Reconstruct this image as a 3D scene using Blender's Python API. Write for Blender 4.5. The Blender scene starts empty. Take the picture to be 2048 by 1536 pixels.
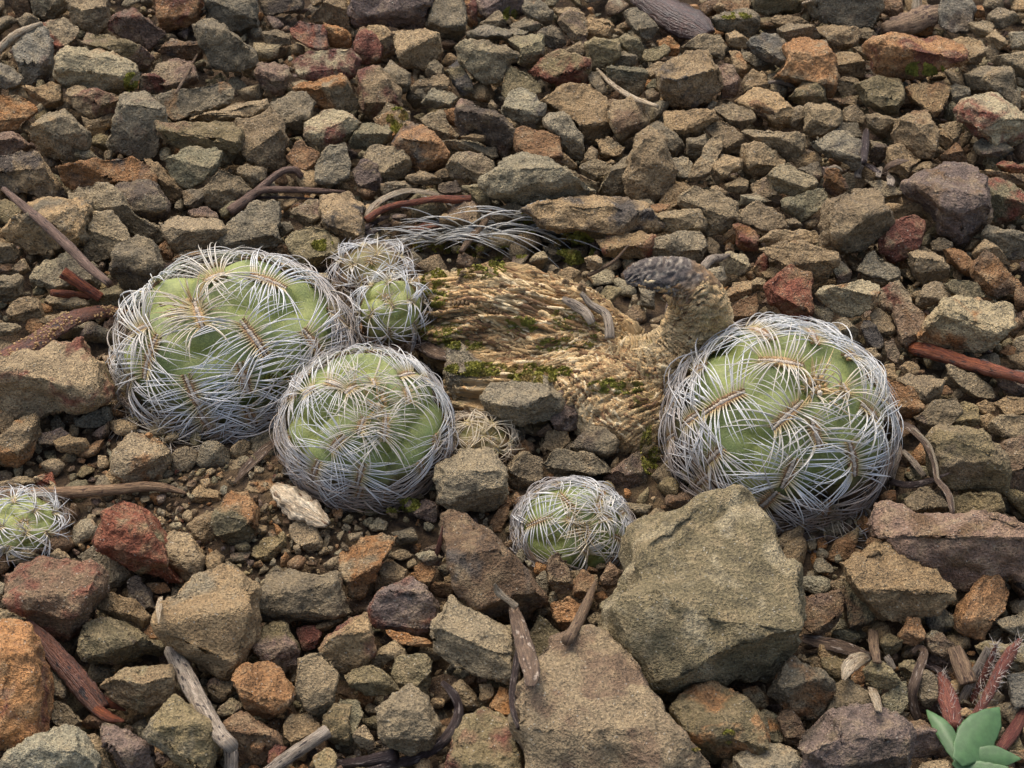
import bpy, bmesh, math, random
import numpy as np
from mathutils import Vector, noise, bvhtree
R_ = math.radians
random.seed(7); np.random.seed(7)
scene = bpy.context.scene
col = scene.collection

# ------------------------------------------------------------------ camera
PITCH = R_(42.0); DIST = 0.52; HFOV = R_(27.0)
CAM = np.array([0.0, -DIST*math.cos(PITCH), DIST*math.sin(PITCH)])
RT = np.array([1.0, 0, 0]); FW = np.array([0, math.cos(PITCH), -math.sin(PITCH)]); UPC = np.array([0, math.sin(PITCH), math.cos(PITCH)])
TC = -FW                                        # towards the camera
W, H = 2048.0, 1536.0
K = math.tan(HFOV/2)/(W/2)                      # tan per pixel
cd = bpy.data.cameras.new('camera'); cam = bpy.data.objects.new('camera', cd); col.objects.link(cam)
cam.location = CAM; cam.rotation_euler = (math.pi/2-PITCH, 0, 0)
cd.sensor_width = 36; cd.lens = 18/math.tan(HFOV/2); cd.clip_start = 0.01; cd.clip_end = 500
cd.dof.use_dof = True; cd.dof.focus_distance = DIST*0.985; cd.dof.aperture_fstop = 90
scene.camera = cam

# ------------------------------------------------------------------ overcast daylight
wd = bpy.data.worlds.new('World'); scene.world = wd; wd.use_nodes = True
nt = wd.node_tree; bg = nt.nodes['Background']
sky = nt.nodes.new('ShaderNodeTexSky'); sky.sky_type = 'NISHITA'; sky.sun_disc = False
SUN_EL, SUN_AZ = R_(62), R_(-25)                # sun direction: elevation, azimuth from +Y clockwise
sky.sun_elevation = SUN_EL; sky.sun_rotation = SUN_AZ
sky.air_density = 1.0; sky.dust_density = 6.0; sky.ozone_density = 0.6
nt.links.new(sky.outputs[0], bg.inputs[0]); bg.inputs[1].default_value = 0.15
sd = bpy.data.lights.new('sun', 'SUN'); so = bpy.data.objects.new('sun', sd); col.objects.link(so)
sd.energy = 0.8; sd.angle = R_(60); sd.color = (1.0, 0.97, 0.92)
sdir = Vector((math.sin(SUN_AZ)*math.cos(SUN_EL), math.cos(SUN_AZ)*math.cos(SUN_EL), math.sin(SUN_EL)))
so.rotation_euler = sdir.to_track_quat('Z', 'Y').to_euler()
so.location = (0, 0, 3)
vs = scene.view_settings; vs.view_transform = 'Standard'; vs.look = 'None'; vs.gamma = 1; vs.exposure = 0.70
vs.use_curve_mapping = False

# ------------------------------------------------------------------ helpers
def pray(px, py):                                # ray through a source pixel
    d = FW + RT*((px-W/2)*K) + UPC*((H/2-py)*K)
    return d                                     # unit depth along FW
def at(px, py, z):
    d = pray(px, py); t = (z-CAM[2])/d[2]
    return CAM + d*t
def mpp(p):                                      # metres per source pixel at a point
    return float(np.dot(np.asarray(p)-CAM, FW))*K
def proj(P):
    P = np.atleast_2d(P)-CAM; t = P@FW
    return np.stack([W/2+(P@RT)/t/K, H/2-(P@UPC)/t/K], 1)
def srgb(r, g, b):
    f = lambda c: (c/255/12.92 if c/255 <= .04045 else ((c/255+.055)/1.055)**2.4)
    return (f(r), f(g), f(b))
def tag(o, label=None, cat=None, group=None, kind=None):
    if label: o['label'] = label
    if cat: o['category'] = cat
    if group: o['group'] = group
    if kind: o['kind'] = kind
    return o
def mesh_np(name, V, F, smooth=True):
    V = np.ascontiguousarray(V, dtype=np.float32); F = np.ascontiguousarray(F, dtype=np.int32)
    me = bpy.data.meshes.new(name); n = F.shape[1]
    me.vertices.add(len(V)); me.vertices.foreach_set('co', V.ravel())
    me.loops.add(F.size); me.loops.foreach_set('vertex_index', F.ravel())
    me.polygons.add(len(F)); me.polygons.foreach_set('loop_start', np.arange(0, F.size, n, dtype=np.int32))
    me.update(calc_edges=True)
    me.polygons.foreach_set('use_smooth', np.full(len(F), smooth))
    return me
def attr(me, name, data, typ='FLOAT_COLOR'):
    a = me.attributes.new(name, typ, 'POINT')
    data = np.ascontiguousarray(data, dtype=np.float32)
    a.data.foreach_set({'FLOAT_COLOR': 'color', 'FLOAT': 'value', 'FLOAT_VECTOR': 'vector'}[typ], data.ravel())
def link(name, me, mat, parent=None, loc=None):
    o = bpy.data.objects.new(name, me); col.objects.link(o)
    if me is not None and mat is not None and not me.materials: me.materials.append(mat)
    if parent is not None: o.parent = parent
    if loc is not None: o.location = loc
    return o
def empty(name, loc):
    o = bpy.data.objects.new(name, None); col.objects.link(o); o.location = loc; o.empty_display_size = .005
    return o
_rs = np.random.RandomState(99); _perm = np.concatenate([_rs.permutation(256)]*2); _grad = _rs.normal(size=(256, 3)); _grad /= np.linalg.norm(_grad, axis=1, keepdims=True)
def vnoise(P):                                   # gradient noise for many points at once
    P = np.asarray(P, float); i = np.floor(P).astype(int); f = P-i; u = f*f*f*(f*(f*6-15)+10); i &= 255; r = 0
    for dx in (0, 1):
        wx = u[:, 0] if dx else 1-u[:, 0]; hx = _perm[(i[:, 0]+dx) & 255]
        for dy in (0, 1):
            wy = wx*(u[:, 1] if dy else 1-u[:, 1]); hy = _perm[hx+((i[:, 1]+dy) & 255)]
            for dz in (0, 1):
                hz = _perm[hy+((i[:, 2]+dz) & 255)]
                r = r + wy*(u[:, 2] if dz else 1-u[:, 2])*((f-(dx, dy, dz))*_grad[hz]).sum(1)
    return r*1.5
BV, BF, BN = [], [], [0]                         # everything a twig can rest on
def collide(V, F):
    F = np.asarray(F)
    if F.shape[1] == 4: F = np.concatenate([F[:, :3], F[:, [0, 2, 3]]])
    BV.append(np.asarray(V, dtype=np.float64)); BF.append(F+BN[0]); BN[0] += len(V)

# ------------------------------------------------------------------ materials
def newmat(name):
    m = bpy.data.materials.new(name); m.use_nodes = True
    t = m.node_tree; t.nodes.clear()
    out = t.nodes.new('ShaderNodeOutputMaterial'); b = t.nodes.new('ShaderNodeBsdfPrincipled')
    t.links.new(b.outputs[0], out.inputs[0])
    return m, t, b
class N:
    def __init__(s, t): s.t = t
    def n(s, typ, **kw):
        x = s.t.nodes.new('ShaderNode'+typ)
        for k, v in kw.items(): setattr(x, k, v)
        return x
    def put(s, sock, v):
        if hasattr(v, 'is_output'): s.t.links.new(v, sock)
        elif v is not None:
            if sock.type == 'RGBA' and hasattr(v, '__len__') and len(v) == 3: v = (*v, 1)
            sock.default_value = v
    def math(s, op, a, b=None, c=None, clamp=False):
        x = s.n('Math', operation=op, use_clamp=clamp)
        for i, v in enumerate((a, b, c)):
            if v is not None: s.put(x.inputs[i], v)
        return x.outputs[0]
    def vmath(s, op, a, b=None, scale=None):
        x = s.n('VectorMath', operation=op); s.put(x.inputs[0], a)
        if b is not None: s.put(x.inputs[1], b)
        if scale is not None: s.put(x.inputs['Scale'], scale)
        return x.outputs[0]
    def noise(s, vec, scale, detail=2, rough=.5, dist=0, col=False):
        x = s.n('TexNoise'); s.put(x.inputs['Vector'], vec); s.put(x.inputs['Scale'], scale)
        x.inputs['Detail'].default_value = detail; x.inputs['Roughness'].default_value = rough; x.inputs['Distortion'].default_value = dist
        return x.outputs['Color' if col else 'Fac']
    def ramp(s, v, lo, hi, a=0.0, b=1.0):
        x = s.n('MapRange', clamp=True); s.put(x.inputs[0], v); s.put(x.inputs[1], lo); s.put(x.inputs[2], hi); s.put(x.inputs[3], a); s.put(x.inputs[4], b)
        return x.outputs[0]
    def mix(s, f, a, b, mode='MIX'):
        x = s.n('Mix', data_type='RGBA', blend_type=mode); s.put(x.inputs[0], f); s.put(x.inputs[6], a); s.put(x.inputs[7], b)
        return x.outputs[2]
    def attr(s, name):
        return s.n('Attribute', attribute_name=name)
    def bump(s, h, strength, dist, normal=None):
        x = s.n('Bump'); s.put(x.inputs['Height'], h); x.inputs['Strength'].default_value = strength; x.inputs['Distance'].default_value = dist
        if normal is not None: s.put(x.inputs['Normal'], normal)
        return x.outputs[0]

def stone_material():
    m, t, b = newmat('stone'); q = N(t)
    co = q.n('TexCoord').outputs['Object']; sd_ = q.attr('seed').outputs['Vector']
    v = q.vmath('ADD', co, sd_)
    a1 = q.attr('col'); a2 = q.attr('col2')
    base = a1.outputs['Color']; amount = a1.outputs['Alpha']; second = a2.outputs['Color']
    # two-tone staining
    n1 = q.noise(v, 95, 3, .6, .5)
    thr = q.math('SUBTRACT', 1.0, amount)
    mk = q.ramp(n1, q.ramp(thr, 0, 1, .28, .70), q.ramp(thr, 0, 1, .40, .82))
    c = q.mix(mk, base, second)
    # ochre dust and dark mottling
    n2 = q.noise(v, 230, 3, .65)
    c = q.mix(q.ramp(n2, .48, .70, 0, .75), c, q.mix(.62, c, srgb(170, 150, 114)))
    c = q.mix(q.ramp(n2, .30, .47, .75, 0), c, q.mix(.55, c, srgb(62, 56, 46)))
    # sandy grain
    g1 = q.noise(v, 1700, 2, .7)
    c = q.mix(1.0, c, q.ramp(g1, .30, .70, .52, 1.48), 'MULTIPLY')
    vo = q.n('TexVoronoi', feature='F1'); q.put(vo.inputs['Vector'], v); vo.inputs['Scale'].default_value = 1700
    cell = q.n('SeparateColor'); q.put(cell.inputs[0], vo.outputs['Color'])
    inside = q.ramp(vo.outputs['Distance'], .28, .38, 1, 0)
    dark = q.math('MULTIPLY', q.ramp(cell.outputs[0], .84, .85), inside)
    c = q.mix(q.math('MULTIPLY', dark, .7), c, srgb(44, 40, 36))
    lite = q.math('MULTIPLY', q.ramp(cell.outputs[1], .945, .95), inside)
    c = q.mix(q.math('MULTIPLY', lite, .5), c, srgb(196, 188, 168))
    q.put(b.inputs['Base Color'], c)
    # mica glints: small smooth grains
    rough = q.math('MULTIPLY_ADD', lite, -.45, .76)
    q.put(b.inputs['Roughness'], rough); b.inputs['Specular IOR Level'].default_value = .35
    h = q.math('MULTIPLY_ADD', g1, .80, q.math('MULTIPLY', n2, 1.3))
    q.put(b.inputs['Normal'], q.bump(h, 1.0, .0017))
    return m
def simple(name, c1, c2, scale, rough=.6, bumpd=.0003, bscale=None, detail=4, stretch=(1, 1, 1), spec=.4, c3=None, lo=.35, hi=.65, sss=0):
    m, t, b = newmat(name); q = N(t)
    co = q.n('TexCoord').outputs['Object']; v = q.vmath('MULTIPLY', co, stretch)
    n1 = q.noise(v, scale, detail, .6, .4)
    c = q.mix(q.ramp(n1, lo, hi), c1, c2)
    if c3: c = q.mix(q.ramp(q.noise(v, scale*.37, 3, .6), .52, .62), c, c3)
    n2 = q.noise(v, bscale or scale*3, 4, .65)
    c = q.mix(1.0, c, q.ramp(n2, .3, .7, .75, 1.2), 'MULTIPLY')
    q.put(b.inputs['Base Color'], c); b.inputs['Roughness'].default_value = rough; b.inputs['Specular IOR Level'].default_value = spec
    q.put(b.inputs['Normal'], q.bump(n2, .9, bumpd))
    if sss:
        b.inputs['Subsurface Weight'].default_value = sss; b.inputs['Subsurface Radius'].default_value = (.002, .002, .0008); b.inputs['Subsurface Scale'].default_value = 1
    return m
def along(name, c1, c2, rough=.6, spec=.4, fib=1.0, c3=None, bumpd=.00025):
    """twigs and leaves: 'uv' attribute = (along in metres, around in radians, seed)"""
    m, t, b = newmat(name); q = N(t)
    u = q.attr('strand').outputs['Vector']
    v = q.vmath('MULTIPLY', u, (220*fib, 2.2, 1.0))
    n1 = q.noise(v, 1.0, 4, .6, .5)
    v2 = q.vmath('MULTIPLY', u, (150, 9.0, 1.0)); n2 = q.noise(v2, 1.0, 3, .6)
    c = q.mix(q.ramp(n1, .36, .64), c1, c2)
    if c3: c = q.mix(q.ramp(q.noise(q.vmath('MULTIPLY', u, (420, 2.0, 1)), 1.0, 2, .5), .60, .66), c, c3)
    spk = q.noise(q.vmath('MULTIPLY', u, (1500, 9.0, 1.0)), 1.0, 2, .7)
    c = q.mix(1.0, c, q.ramp(n2, .32, .68, .45, 1.40), 'MULTIPLY')
    c = q.mix(1.0, c, q.ramp(spk, .32, .68, .6, 1.35), 'MULTIPLY')
    q.put(b.inputs['Base Color'], c); b.inputs['Roughness'].default_value = rough; b.inputs['Specular IOR Level'].default_value = spec
    q.put(b.inputs['Normal'], q.bump(q.math('ADD', n2, q.math('MULTIPLY', spk, .5)), 1.0, bumpd*2.5))
    return m
M = {}
M['stone'] = stone_material()
M['soil'] = simple('soil', srgb(92, 74, 52), srgb(58, 46, 34), 420, .9, .0022, 900, 5, c3=srgb(106, 88, 62))
M['moss'] = simple('moss', srgb(158, 154, 66), srgb(120, 118, 50), 300, .8, .0002, c3=srgb(150, 128, 76))
M['twig_brown'] = along('twig_brown', srgb(100, 76, 62), srgb(132, 108, 92), .6, c3=srgb(48, 36, 34))
M['twig_red'] = along('twig_red', srgb(146, 84, 50), srgb(108, 56, 42), .5, c3=srgb(56, 34, 30))
M['twig_grey'] = along('twig_grey', srgb(182, 168, 148), srgb(140, 126, 108), .8, c3=srgb(70, 62, 60))
M['twig_dark'] = along('twig_dark', srgb(52, 42, 42), srgb(84, 70, 66), .4, c3=srgb(150, 138, 130))
M['straw'] = along('straw', srgb(214, 198, 168), srgb(176, 154, 122), .7, c3=srgb(120, 92, 66))
M['straw_brown'] = along('straw_brown', srgb(146, 122, 94), srgb(108, 86, 66), .7, c3=srgb(76, 56, 46))
M['leaf_dry'] = along('leaf_dry', srgb(132, 110, 88), srgb(86, 68, 56), .6, c3=srgb(176, 160, 142))
M['pod'] = along('pod', srgb(92, 58, 44), srgb(120, 76, 54), .40, spec=.55, c3=srgb(40, 28, 26))
M['bark'] = along('bark', srgb(70, 40, 28), srgb(42, 24, 18), .28, spec=.6)
M['leaf_green'] = simple('leaf_green', srgb(70, 100, 60), srgb(84, 114, 70), 90, .42, .00006, 500, lo=.4, hi=.7)
M['twig_tan'] = along('twig_tan', srgb(168, 138, 104), srgb(128, 100, 74), .65, c3=srgb(92, 68, 52))
M['hair_red'] = along('hair_red', srgb(112, 58, 48), srgb(132, 84, 66), .7)
M['hair'] = simple('hair', srgb(214, 204, 190), srgb(190, 176, 160), 100, .5)
def cactus_material(name, g1, g2, dead, zlo, zhi):
    m, t, b = newmat(name); q = N(t)
    up = q.attr('lat').outputs['Fac']; gr = q.attr('groove').outputs['Fac']
    co = q.n('TexCoord').outputs['Object']
    n = q.noise(co, 190, 4, .6)
    c = q.mix(q.ramp(n, .35, .65), g1, g2)
    c = q.mix(q.ramp(gr, .2, .9, .55, 0), c, srgb(150, 152, 66))
    f = q.noise(co, 2200, 2, .6)
    c = q.mix(1.0, c, q.ramp(f, .3, .7, .80, 1.20), 'MULTIPLY')
    c = q.mix(q.ramp(q.noise(co, 700, 3, .6), .52, .70, 0, .5), c, srgb(108, 118, 70))
    dd = q.math('ADD', up, q.math('MULTIPLY', q.math('SUBTRACT', q.noise(co, 120, 3, .6), .5), .5))
    c = q.mix(q.ramp(dd, zlo, zhi, 1, 0), c, q.mix(q.ramp(q.noise(co, 420, 3, .6), .4, .6), dead, srgb(60, 46, 34)))
    q.put(b.inputs['Base Color'], c); b.inputs['Roughness'].default_value = .55
    q.put(b.inputs['Normal'], q.bump(f, .5, .0003))
    return m
DEAD = srgb(104, 80, 54)
M['cactus'] = cactus_material('cactus_skin', srgb(142, 150, 90), srgb(116, 132, 76), DEAD, .04, .36)
M['cactus_yellow'] = cactus_material('cactus_skin_yellow', srgb(150, 160, 92), srgb(138, 140, 84), DEAD, -.15, .35)
M['cactus_dead'] = cactus_material('cactus_skin_dead', srgb(122, 100, 66), srgb(100, 92, 48), DEAD, .2, .9)
def spine_material():
    m, t, b = newmat('spine'); q = N(t)
    tt = q.attr('t').outputs['Fac']; cc = q.attr('col').outputs['Color']; rt = q.attr('root').outputs['Color']
    c = q.mix(q.ramp(tt, .02, .26), rt, cc)
    q.put(b.inputs['Base Color'], c); b.inputs['Roughness'].default_value = .42; b.inputs['Specular IOR Level'].default_value = .5
    b.inputs['Transmission Weight'].default_value = 0
    return m
M['spine'] = spine_material()
def vcol_material(name, rough=.8, bscale=3000):
    m, t, b = newmat(name); q = N(t)
    c = q.attr('col').outputs['Color']; f = q.noise(q.n('TexCoord').outputs['Object'], bscale, 2, .6)
    c = q.mix(1.0, c, q.ramp(f, .3, .7, .7, 1.25), 'MULTIPLY')
    q.put(b.inputs['Base Color'], c); b.inputs['Roughness'].default_value = rough
    q.put(b.inputs['Normal'], q.bump(f, .8, .0003))
    return m
M['areole'] = vcol_material('areole_wool')
def wood_material():
    m, t, b = newmat('dry_wood'); q = N(t)
    u = q.attr('strand').outputs['Vector']; r = q.attr('ridge').outputs['Fac']
    co = q.n('TexCoord').outputs['Object']
    n0 = q.noise(u, 1.0, 4, .65, .4)
    c = q.mix(q.ramp(n0, .34, .66), srgb(218, 190, 138), srgb(178, 144, 98))
    c = q.mix(q.ramp(q.noise(co, 70, 3, .6), .48, .66), c, srgb(206, 184, 142))
    c = q.mix(q.ramp(r, .32, .58, 1, 0), c, srgb(78, 56, 36))
    c = q.mix(q.ramp(q.noise(co, 130, 4, .6), .60, .70), c, srgb(128, 118, 54))
    f = q.noise(q.vmath('MULTIPLY', u, (1, 3, 1)), 3.0, 3, .6)
    c = q.mix(1.0, c, q.ramp(f, .3, .7, .58, 1.34), 'MULTIPLY')
    q.put(b.inputs['Base Color'], c); b.inputs['Roughness'].default_value = .85
    q.put(b.inputs['Normal'], q.bump(f, 1.0, .0016))
    return m
M['wood'] = wood_material()
M['crust'] = simple('grey_crust', srgb(100, 92, 84), srgb(36, 33, 35), 330, .75, .0006, 900, c3=srgb(168, 160, 146))

# ------------------------------------------------------------------ stones: colour, lift in mm, outline read off the photograph, optional label
TILE = {'A': (0, 0), 'B': (680, 0), 'C': (1348, 0), 'D': (0, 500), 'E': (680, 500), 'F': (1348, 500), 'G': (0, 1011), 'H': (680, 1011), 'I': (1348, 1011)}
TS = 700/2048*10                                 # outline unit: a tenth of a survey tile's pixel
DATA = {}
DATA['A'] = '''
n 0 7,0 18,0 19,8 10,10 7,5
gw 0 18,0 38,0 40,6 30,11 20,8
t 0 40,0 66,0 62,14 56,19 42,12
pr 0 66,10 78,5 96,19 87,28 63,17 66,12
or 0 88,0 120,0 115,14 97,18 93,10|bright orange-red stone wedged between a purple-brown and a grey block
g 0 121,0 150,0 152,17 140,19 121,13
d 0 152,0 178,0 176,8 155,9
t 0 181,12 198,1 205,10 204,20 195,14
t 2 10,12 17,8 23,11 22,16 14,17
bp 0 9,28 16,16 26,17 31,25 31,45 14,49|slate blue stone beside the pale cream block
tr 0 25,14 37,11 45,15 44,23 33,33 30,25
w 3 34,36 40,29 58,28 78,38 81,43 79,52 70,51 39,52 34,45|pale cream-grey oblong block with moss at one lower corner
l 0 49,26 52,20 62,21 85,29 89,34 86,40 79,40 70,32
n 0 92,31 100,23 117,26 118,34 108,34
g 4 114,16 120,12 127,13 148,30 151,38 140,41 124,38 118,28|large angular grey block tilted on top of its neighbours
pt 0 88,42 98,34 113,37 117,48 102,54 90,48
rp 1 170,17 176,12 190,15 191,28 185,30 172,22|small maroon stone resting above a red slab
o 0 190,14 200,15 205,20 205,28 193,27
t 0 154,19 161,17 169,20 170,26 160,28 155,24
r 1 172,36 180,31 205,29 209,35 207,45 195,50 176,45|brick red slab below a small maroon stone
b 0 0,39 8,39 14,46 12,50 3,52 0,52
t 1 14,51 24,52 30,48 35,50 37,60 28,63 20,58
ot 1 0,56 10,55 22,63 20,66 12,72 9,75 0,76
gt 2 17,80 29,65 38,66 53,78 52,87 40,95 27,90
tr 2 38,52 44,50 56,53 73,57 72,64 66,70 56,73 48,66|tan stone with a brick red upper face below the pale cream block
t 0 48,68 56,72 70,64 71,68 60,79 54,80
gp 0 65,84 70,70 74,55 83,55 97,65 98,70 93,80 92,90 85,95 68,89
g 1 86,57 100,56 130,48 136,52 135,60 118,66 103,72 98,66
t 2 112,70 154,57 158,62 150,71 138,69 128,72
t 0 138,70 150,71 158,62 165,74 168,82 166,97 155,99 143,93 140,80
l 1 93,72 100,74 136,72 141,80 139,90 130,97 108,88 95,80
l 3 97,94 106,88 125,86 129,89 128,96 124,103 110,110 100,102
g 0 159,60 167,55 178,54 184,60 182,72 175,77 166,75 161,67
g 0 173,52 186,46 200,45 212,62 205,65 190,66 184,62 182,56
wr 1 179,73 184,67 192,66 205,68 211,72 205,82 190,90 180,82
o 0 168,92 175,82 186,90 187,100 182,103 170,96
g 1 185,98 192,86 202,84 205,95 203,106 192,110 186,106
p 0 0,78 10,79 17,85 14,88 5,92 0,94
dt 1 1,94 20,88 24,94 30,105 38,115 25,115 3,110|dark slate stone next to a bright orange slab
od 1 35,98 50,97 75,92 88,97 91,103 88,108 70,106 52,112 40,108|bright orange slab with dark ends beside a dark slate stone
dg 0 70,108 85,105 92,108 98,119 98,124 92,131 80,127 68,120
g 0 40,112 60,108 70,113 80,127 97,137 94,143 76,136 55,125 42,120
t 0 84,93 92,95 108,111 105,117 94,113 90,102
b 0 107,112 120,110 121,116 115,122 108,120
g 0 120,112 128,99 140,103 147,111 142,117 130,122 122,120
g 0 139,99 143,96 155,99 156,106 147,110 140,104
t 3 117,104 125,102 126,106 119,109
tg 1 5,136 18,118 30,117 42,114 53,118 54,126 50,143 40,143 30,150 15,148
g 1 50,140 56,126 64,125 74,133 77,140 70,150 52,153
gd 2 70,143 80,138 92,144 96,156 93,165 85,170 74,171 67,160
t 1 95,131 105,126 127,129 132,133 130,143 120,144 105,147 98,138
p 0 111,124 119,121 127,125 128,130 113,127
g 1 127,142 133,133 150,118 162,119 163,131 158,137 166,142 160,145 133,147
t 1 188,115 205,113 213,122 212,140 205,146 192,135 189,125
lm 0 168,140 178,133 190,134 197,141 200,150 190,154 172,154
o 1 93,145 97,140 102,147 102,152 96,152
t 0 102,152 106,148 115,146 121,150 120,156 106,157
g 0 170,124 180,117 188,118 187,130 178,134
g 0 162,131 170,129 172,135 165,139
g 0 0,140 8,143 10,150 8,154 0,154
l 0 44,88 53,88 61,95 52,97 45,95
gr 0 83,46 87,42 100,49 99,54 84,56
pt 0 152,37 168,38 170,45 165,56 155,52 150,45
t 0 170,48 178,46 182,49 173,53
'''
DATA['B'] = '''
p 1 7,8 10,0 50,0 53,5 51,15 43,17 12,14|large dark purple-brown pitted stone
g 1 52,16 58,1 70,2 75,10 74,18 70,23 60,22
r 0 72,4 77,0 80,6 80,14 76,17
p 0 79,2 100,0 109,5 105,8 90,11 82,8
g 0 99,15 108,10 120,16 114,19 103,20
g 0 82,14 92,6 97,12 96,16 88,17
g 0 107,7 110,0 125,8 124,14 120,17 113,13
tp 3 130,9 136,7 142,8 146,15 144,22 138,25 131,19 128,13|small tan cube perched among grey stones
t 1 145,11 158,12 160,16 157,23 144,24
b 1 116,20 125,14 130,18 132,26 127,30 118,27
t 0 125,5 138,4 143,9 135,8 129,11
b 0 75,19 85,15 110,18 104,27 95,22 78,23
w 4 69,29 76,24 84,24 103,30 105,33 97,38 94,48 85,50 79,45 71,37|pale grey-green block with a crack across its top
l 0 98,22 110,20 119,21 119,33 112,40 105,38 106,30
l 1 97,44 100,38 108,42 117,50 118,54 108,55 100,63 96,55
rl 1 110,42 117,36 129,29 145,35 146,48 130,53 122,47 116,44|brick red wedge with an olive flank next to the cracked pale block
g 0 131,30 140,24 145,28 146,37 138,34
l 1 143,27 148,24 163,23 164,33 160,38 148,40
l 0 163,24 168,19 174,23 178,30 175,36 168,32
g 1 166,8 174,5 180,9 186,16 184,22 178,24 172,19
o 0 186,24 193,21 199,27 197,33 188,31
l 0 178,30 190,26 193,30 186,36 178,37
g 0 199,28 205,25 205,32 200,32
g 0 160,36 166,30 174,33 172,39 161,39
t 1 31,19 50,18 57,21 59,30 56,36 50,39 38,40 33,30
rt 0 8,36 9,22 14,16 18,20 26,26 24,36 15,38
tp 1 14,17 25,16 34,22 33,30 25,34 18,24
gp 1 24,42 30,36 41,44 41,50 36,56 28,51
tr 1 10,45 12,40 22,40 30,47 34,53 35,62 25,66 20,70 14,66 12,56|upright slab streaked with rust, next to the dark pitted purple stone
gm 0 20,70 28,60 40,66 40,72 34,84 28,80
t 0 41,52 45,48 60,43 63,46 63,52 55,53 46,57
w 2 48,61 54,52 66,54 68,57 64,63 58,64 53,62
g 0 50,42 55,34 60,39 60,44 52,47
l 2 6,83 15,72 28,73 30,77 27,83 15,88 8,86
od 1 33,86 36,76 42,71 48,74 58,82 64,90 64,97 55,100 42,99 38,90|orange stone with a black blotch
g 0 47,70 60,64 62,72 70,80 66,83 58,82 50,74
o 0 60,65 68,63 68,74 64,73
d 2 68,62 71,59 80,60 102,76 103,90 97,94 90,88 82,78 72,80 68,72|long dark slate stone with a small tan pebble on its end
t 5 71,80 80,78 85,80 84,83 73,82
g 0 60,83 68,82 78,84 90,87 92,92 88,94 78,88 68,88 62,89
tp 2 65,93 70,88 80,90 89,95 88,104 80,106 66,103 63,98
g 0 14,90 22,85 36,88 41,95 40,100 28,108 20,103
t 1 38,104 47,100 60,105 58,108 42,108
t 0 54,102 62,98 65,104 58,106
d 0 64,40 70,34 76,48 83,60 75,58 68,52
w 3 95,63 100,54 108,52 120,63 119,73 113,75 95,68
t 1 86,62 89,58 92,62 90,68
od 2 103,76 108,74 128,80 129,95 122,95 104,88|ochre block with a dark lower face beside a grey slab
g 1 119,70 122,66 130,66 142,80 141,94 135,92 129,82 120,75
t 1 118,60 132,51 146,50 154,58 160,78 158,82 143,84 140,74 130,64
g 0 145,42 152,42 156,52 155,59 147,51
l 0 156,40 160,38 175,40 180,44 176,56 165,55 157,47
tn 1 156,60 170,58 179,60 180,72 170,82 163,83 158,70
t 0 178,41 186,36 190,37 187,45 180,46
g 0 178,54 183,52 187,55 186,61 180,60
g 0 172,80 186,71 196,77 201,86 195,92 186,80 176,86
t 0 143,92 147,85 150,88 151,94 146,98 141,96
t 0 150,82 158,80 166,86 164,91 155,92
t 0 129,88 138,96 139,99 132,99 128,95
g 0 141,98 148,93 159,97 158,101 148,105 142,102
w 3 85,108 92,100 96,92 108,90 118,93 130,100 148,114 135,118 120,122 105,120 90,114|large pale olive boulder behind the dry spine tuft
l 0 127,97 135,100 148,106 152,111 148,114 138,107
g 0 151,112 160,98 172,86 175,95 168,107 170,116 160,115
t 3 168,94 176,80 183,74 190,83 196,100 190,112 180,117 170,115 167,105|upright tan stone with a shoulder, standing above flat neighbours
g 0 170,119 180,116 184,120 178,124
g 0 192,94 200,92 205,95 205,104 197,106
td 0 108,124 118,119 140,116 150,115 165,118 178,120 186,132 183,137 165,140 150,137 135,136 120,132|broad tan slab with blue-black stains behind the curled dry stem
o 2 179,122 186,119 193,120 188,126 182,128
tr 0 150,140 165,136 183,138 182,150 165,152 155,148
g 0 24,108 38,106 42,112 36,118 26,114
pt 0 7,100 14,92 22,97 24,108 20,114 10,108
l 1 41,120 47,112 56,110 62,122 60,128 52,130 43,127
tp 1 60,128 66,120 78,118 82,126 80,133 70,135 61,133
l 0 72,110 82,108 88,118 86,124 82,120
g 0 14,143 26,141 32,150 20,154 12,150
g 0 86,130 92,122 100,119 108,121 108,126 96,132
d 0 58,108 68,106 71,112 64,115 58,112
r 0 40,134 50,130 60,133 55,137 42,136
t 0 0,5 4,2 7,8 6,17 2,19 0,16
'''
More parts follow.
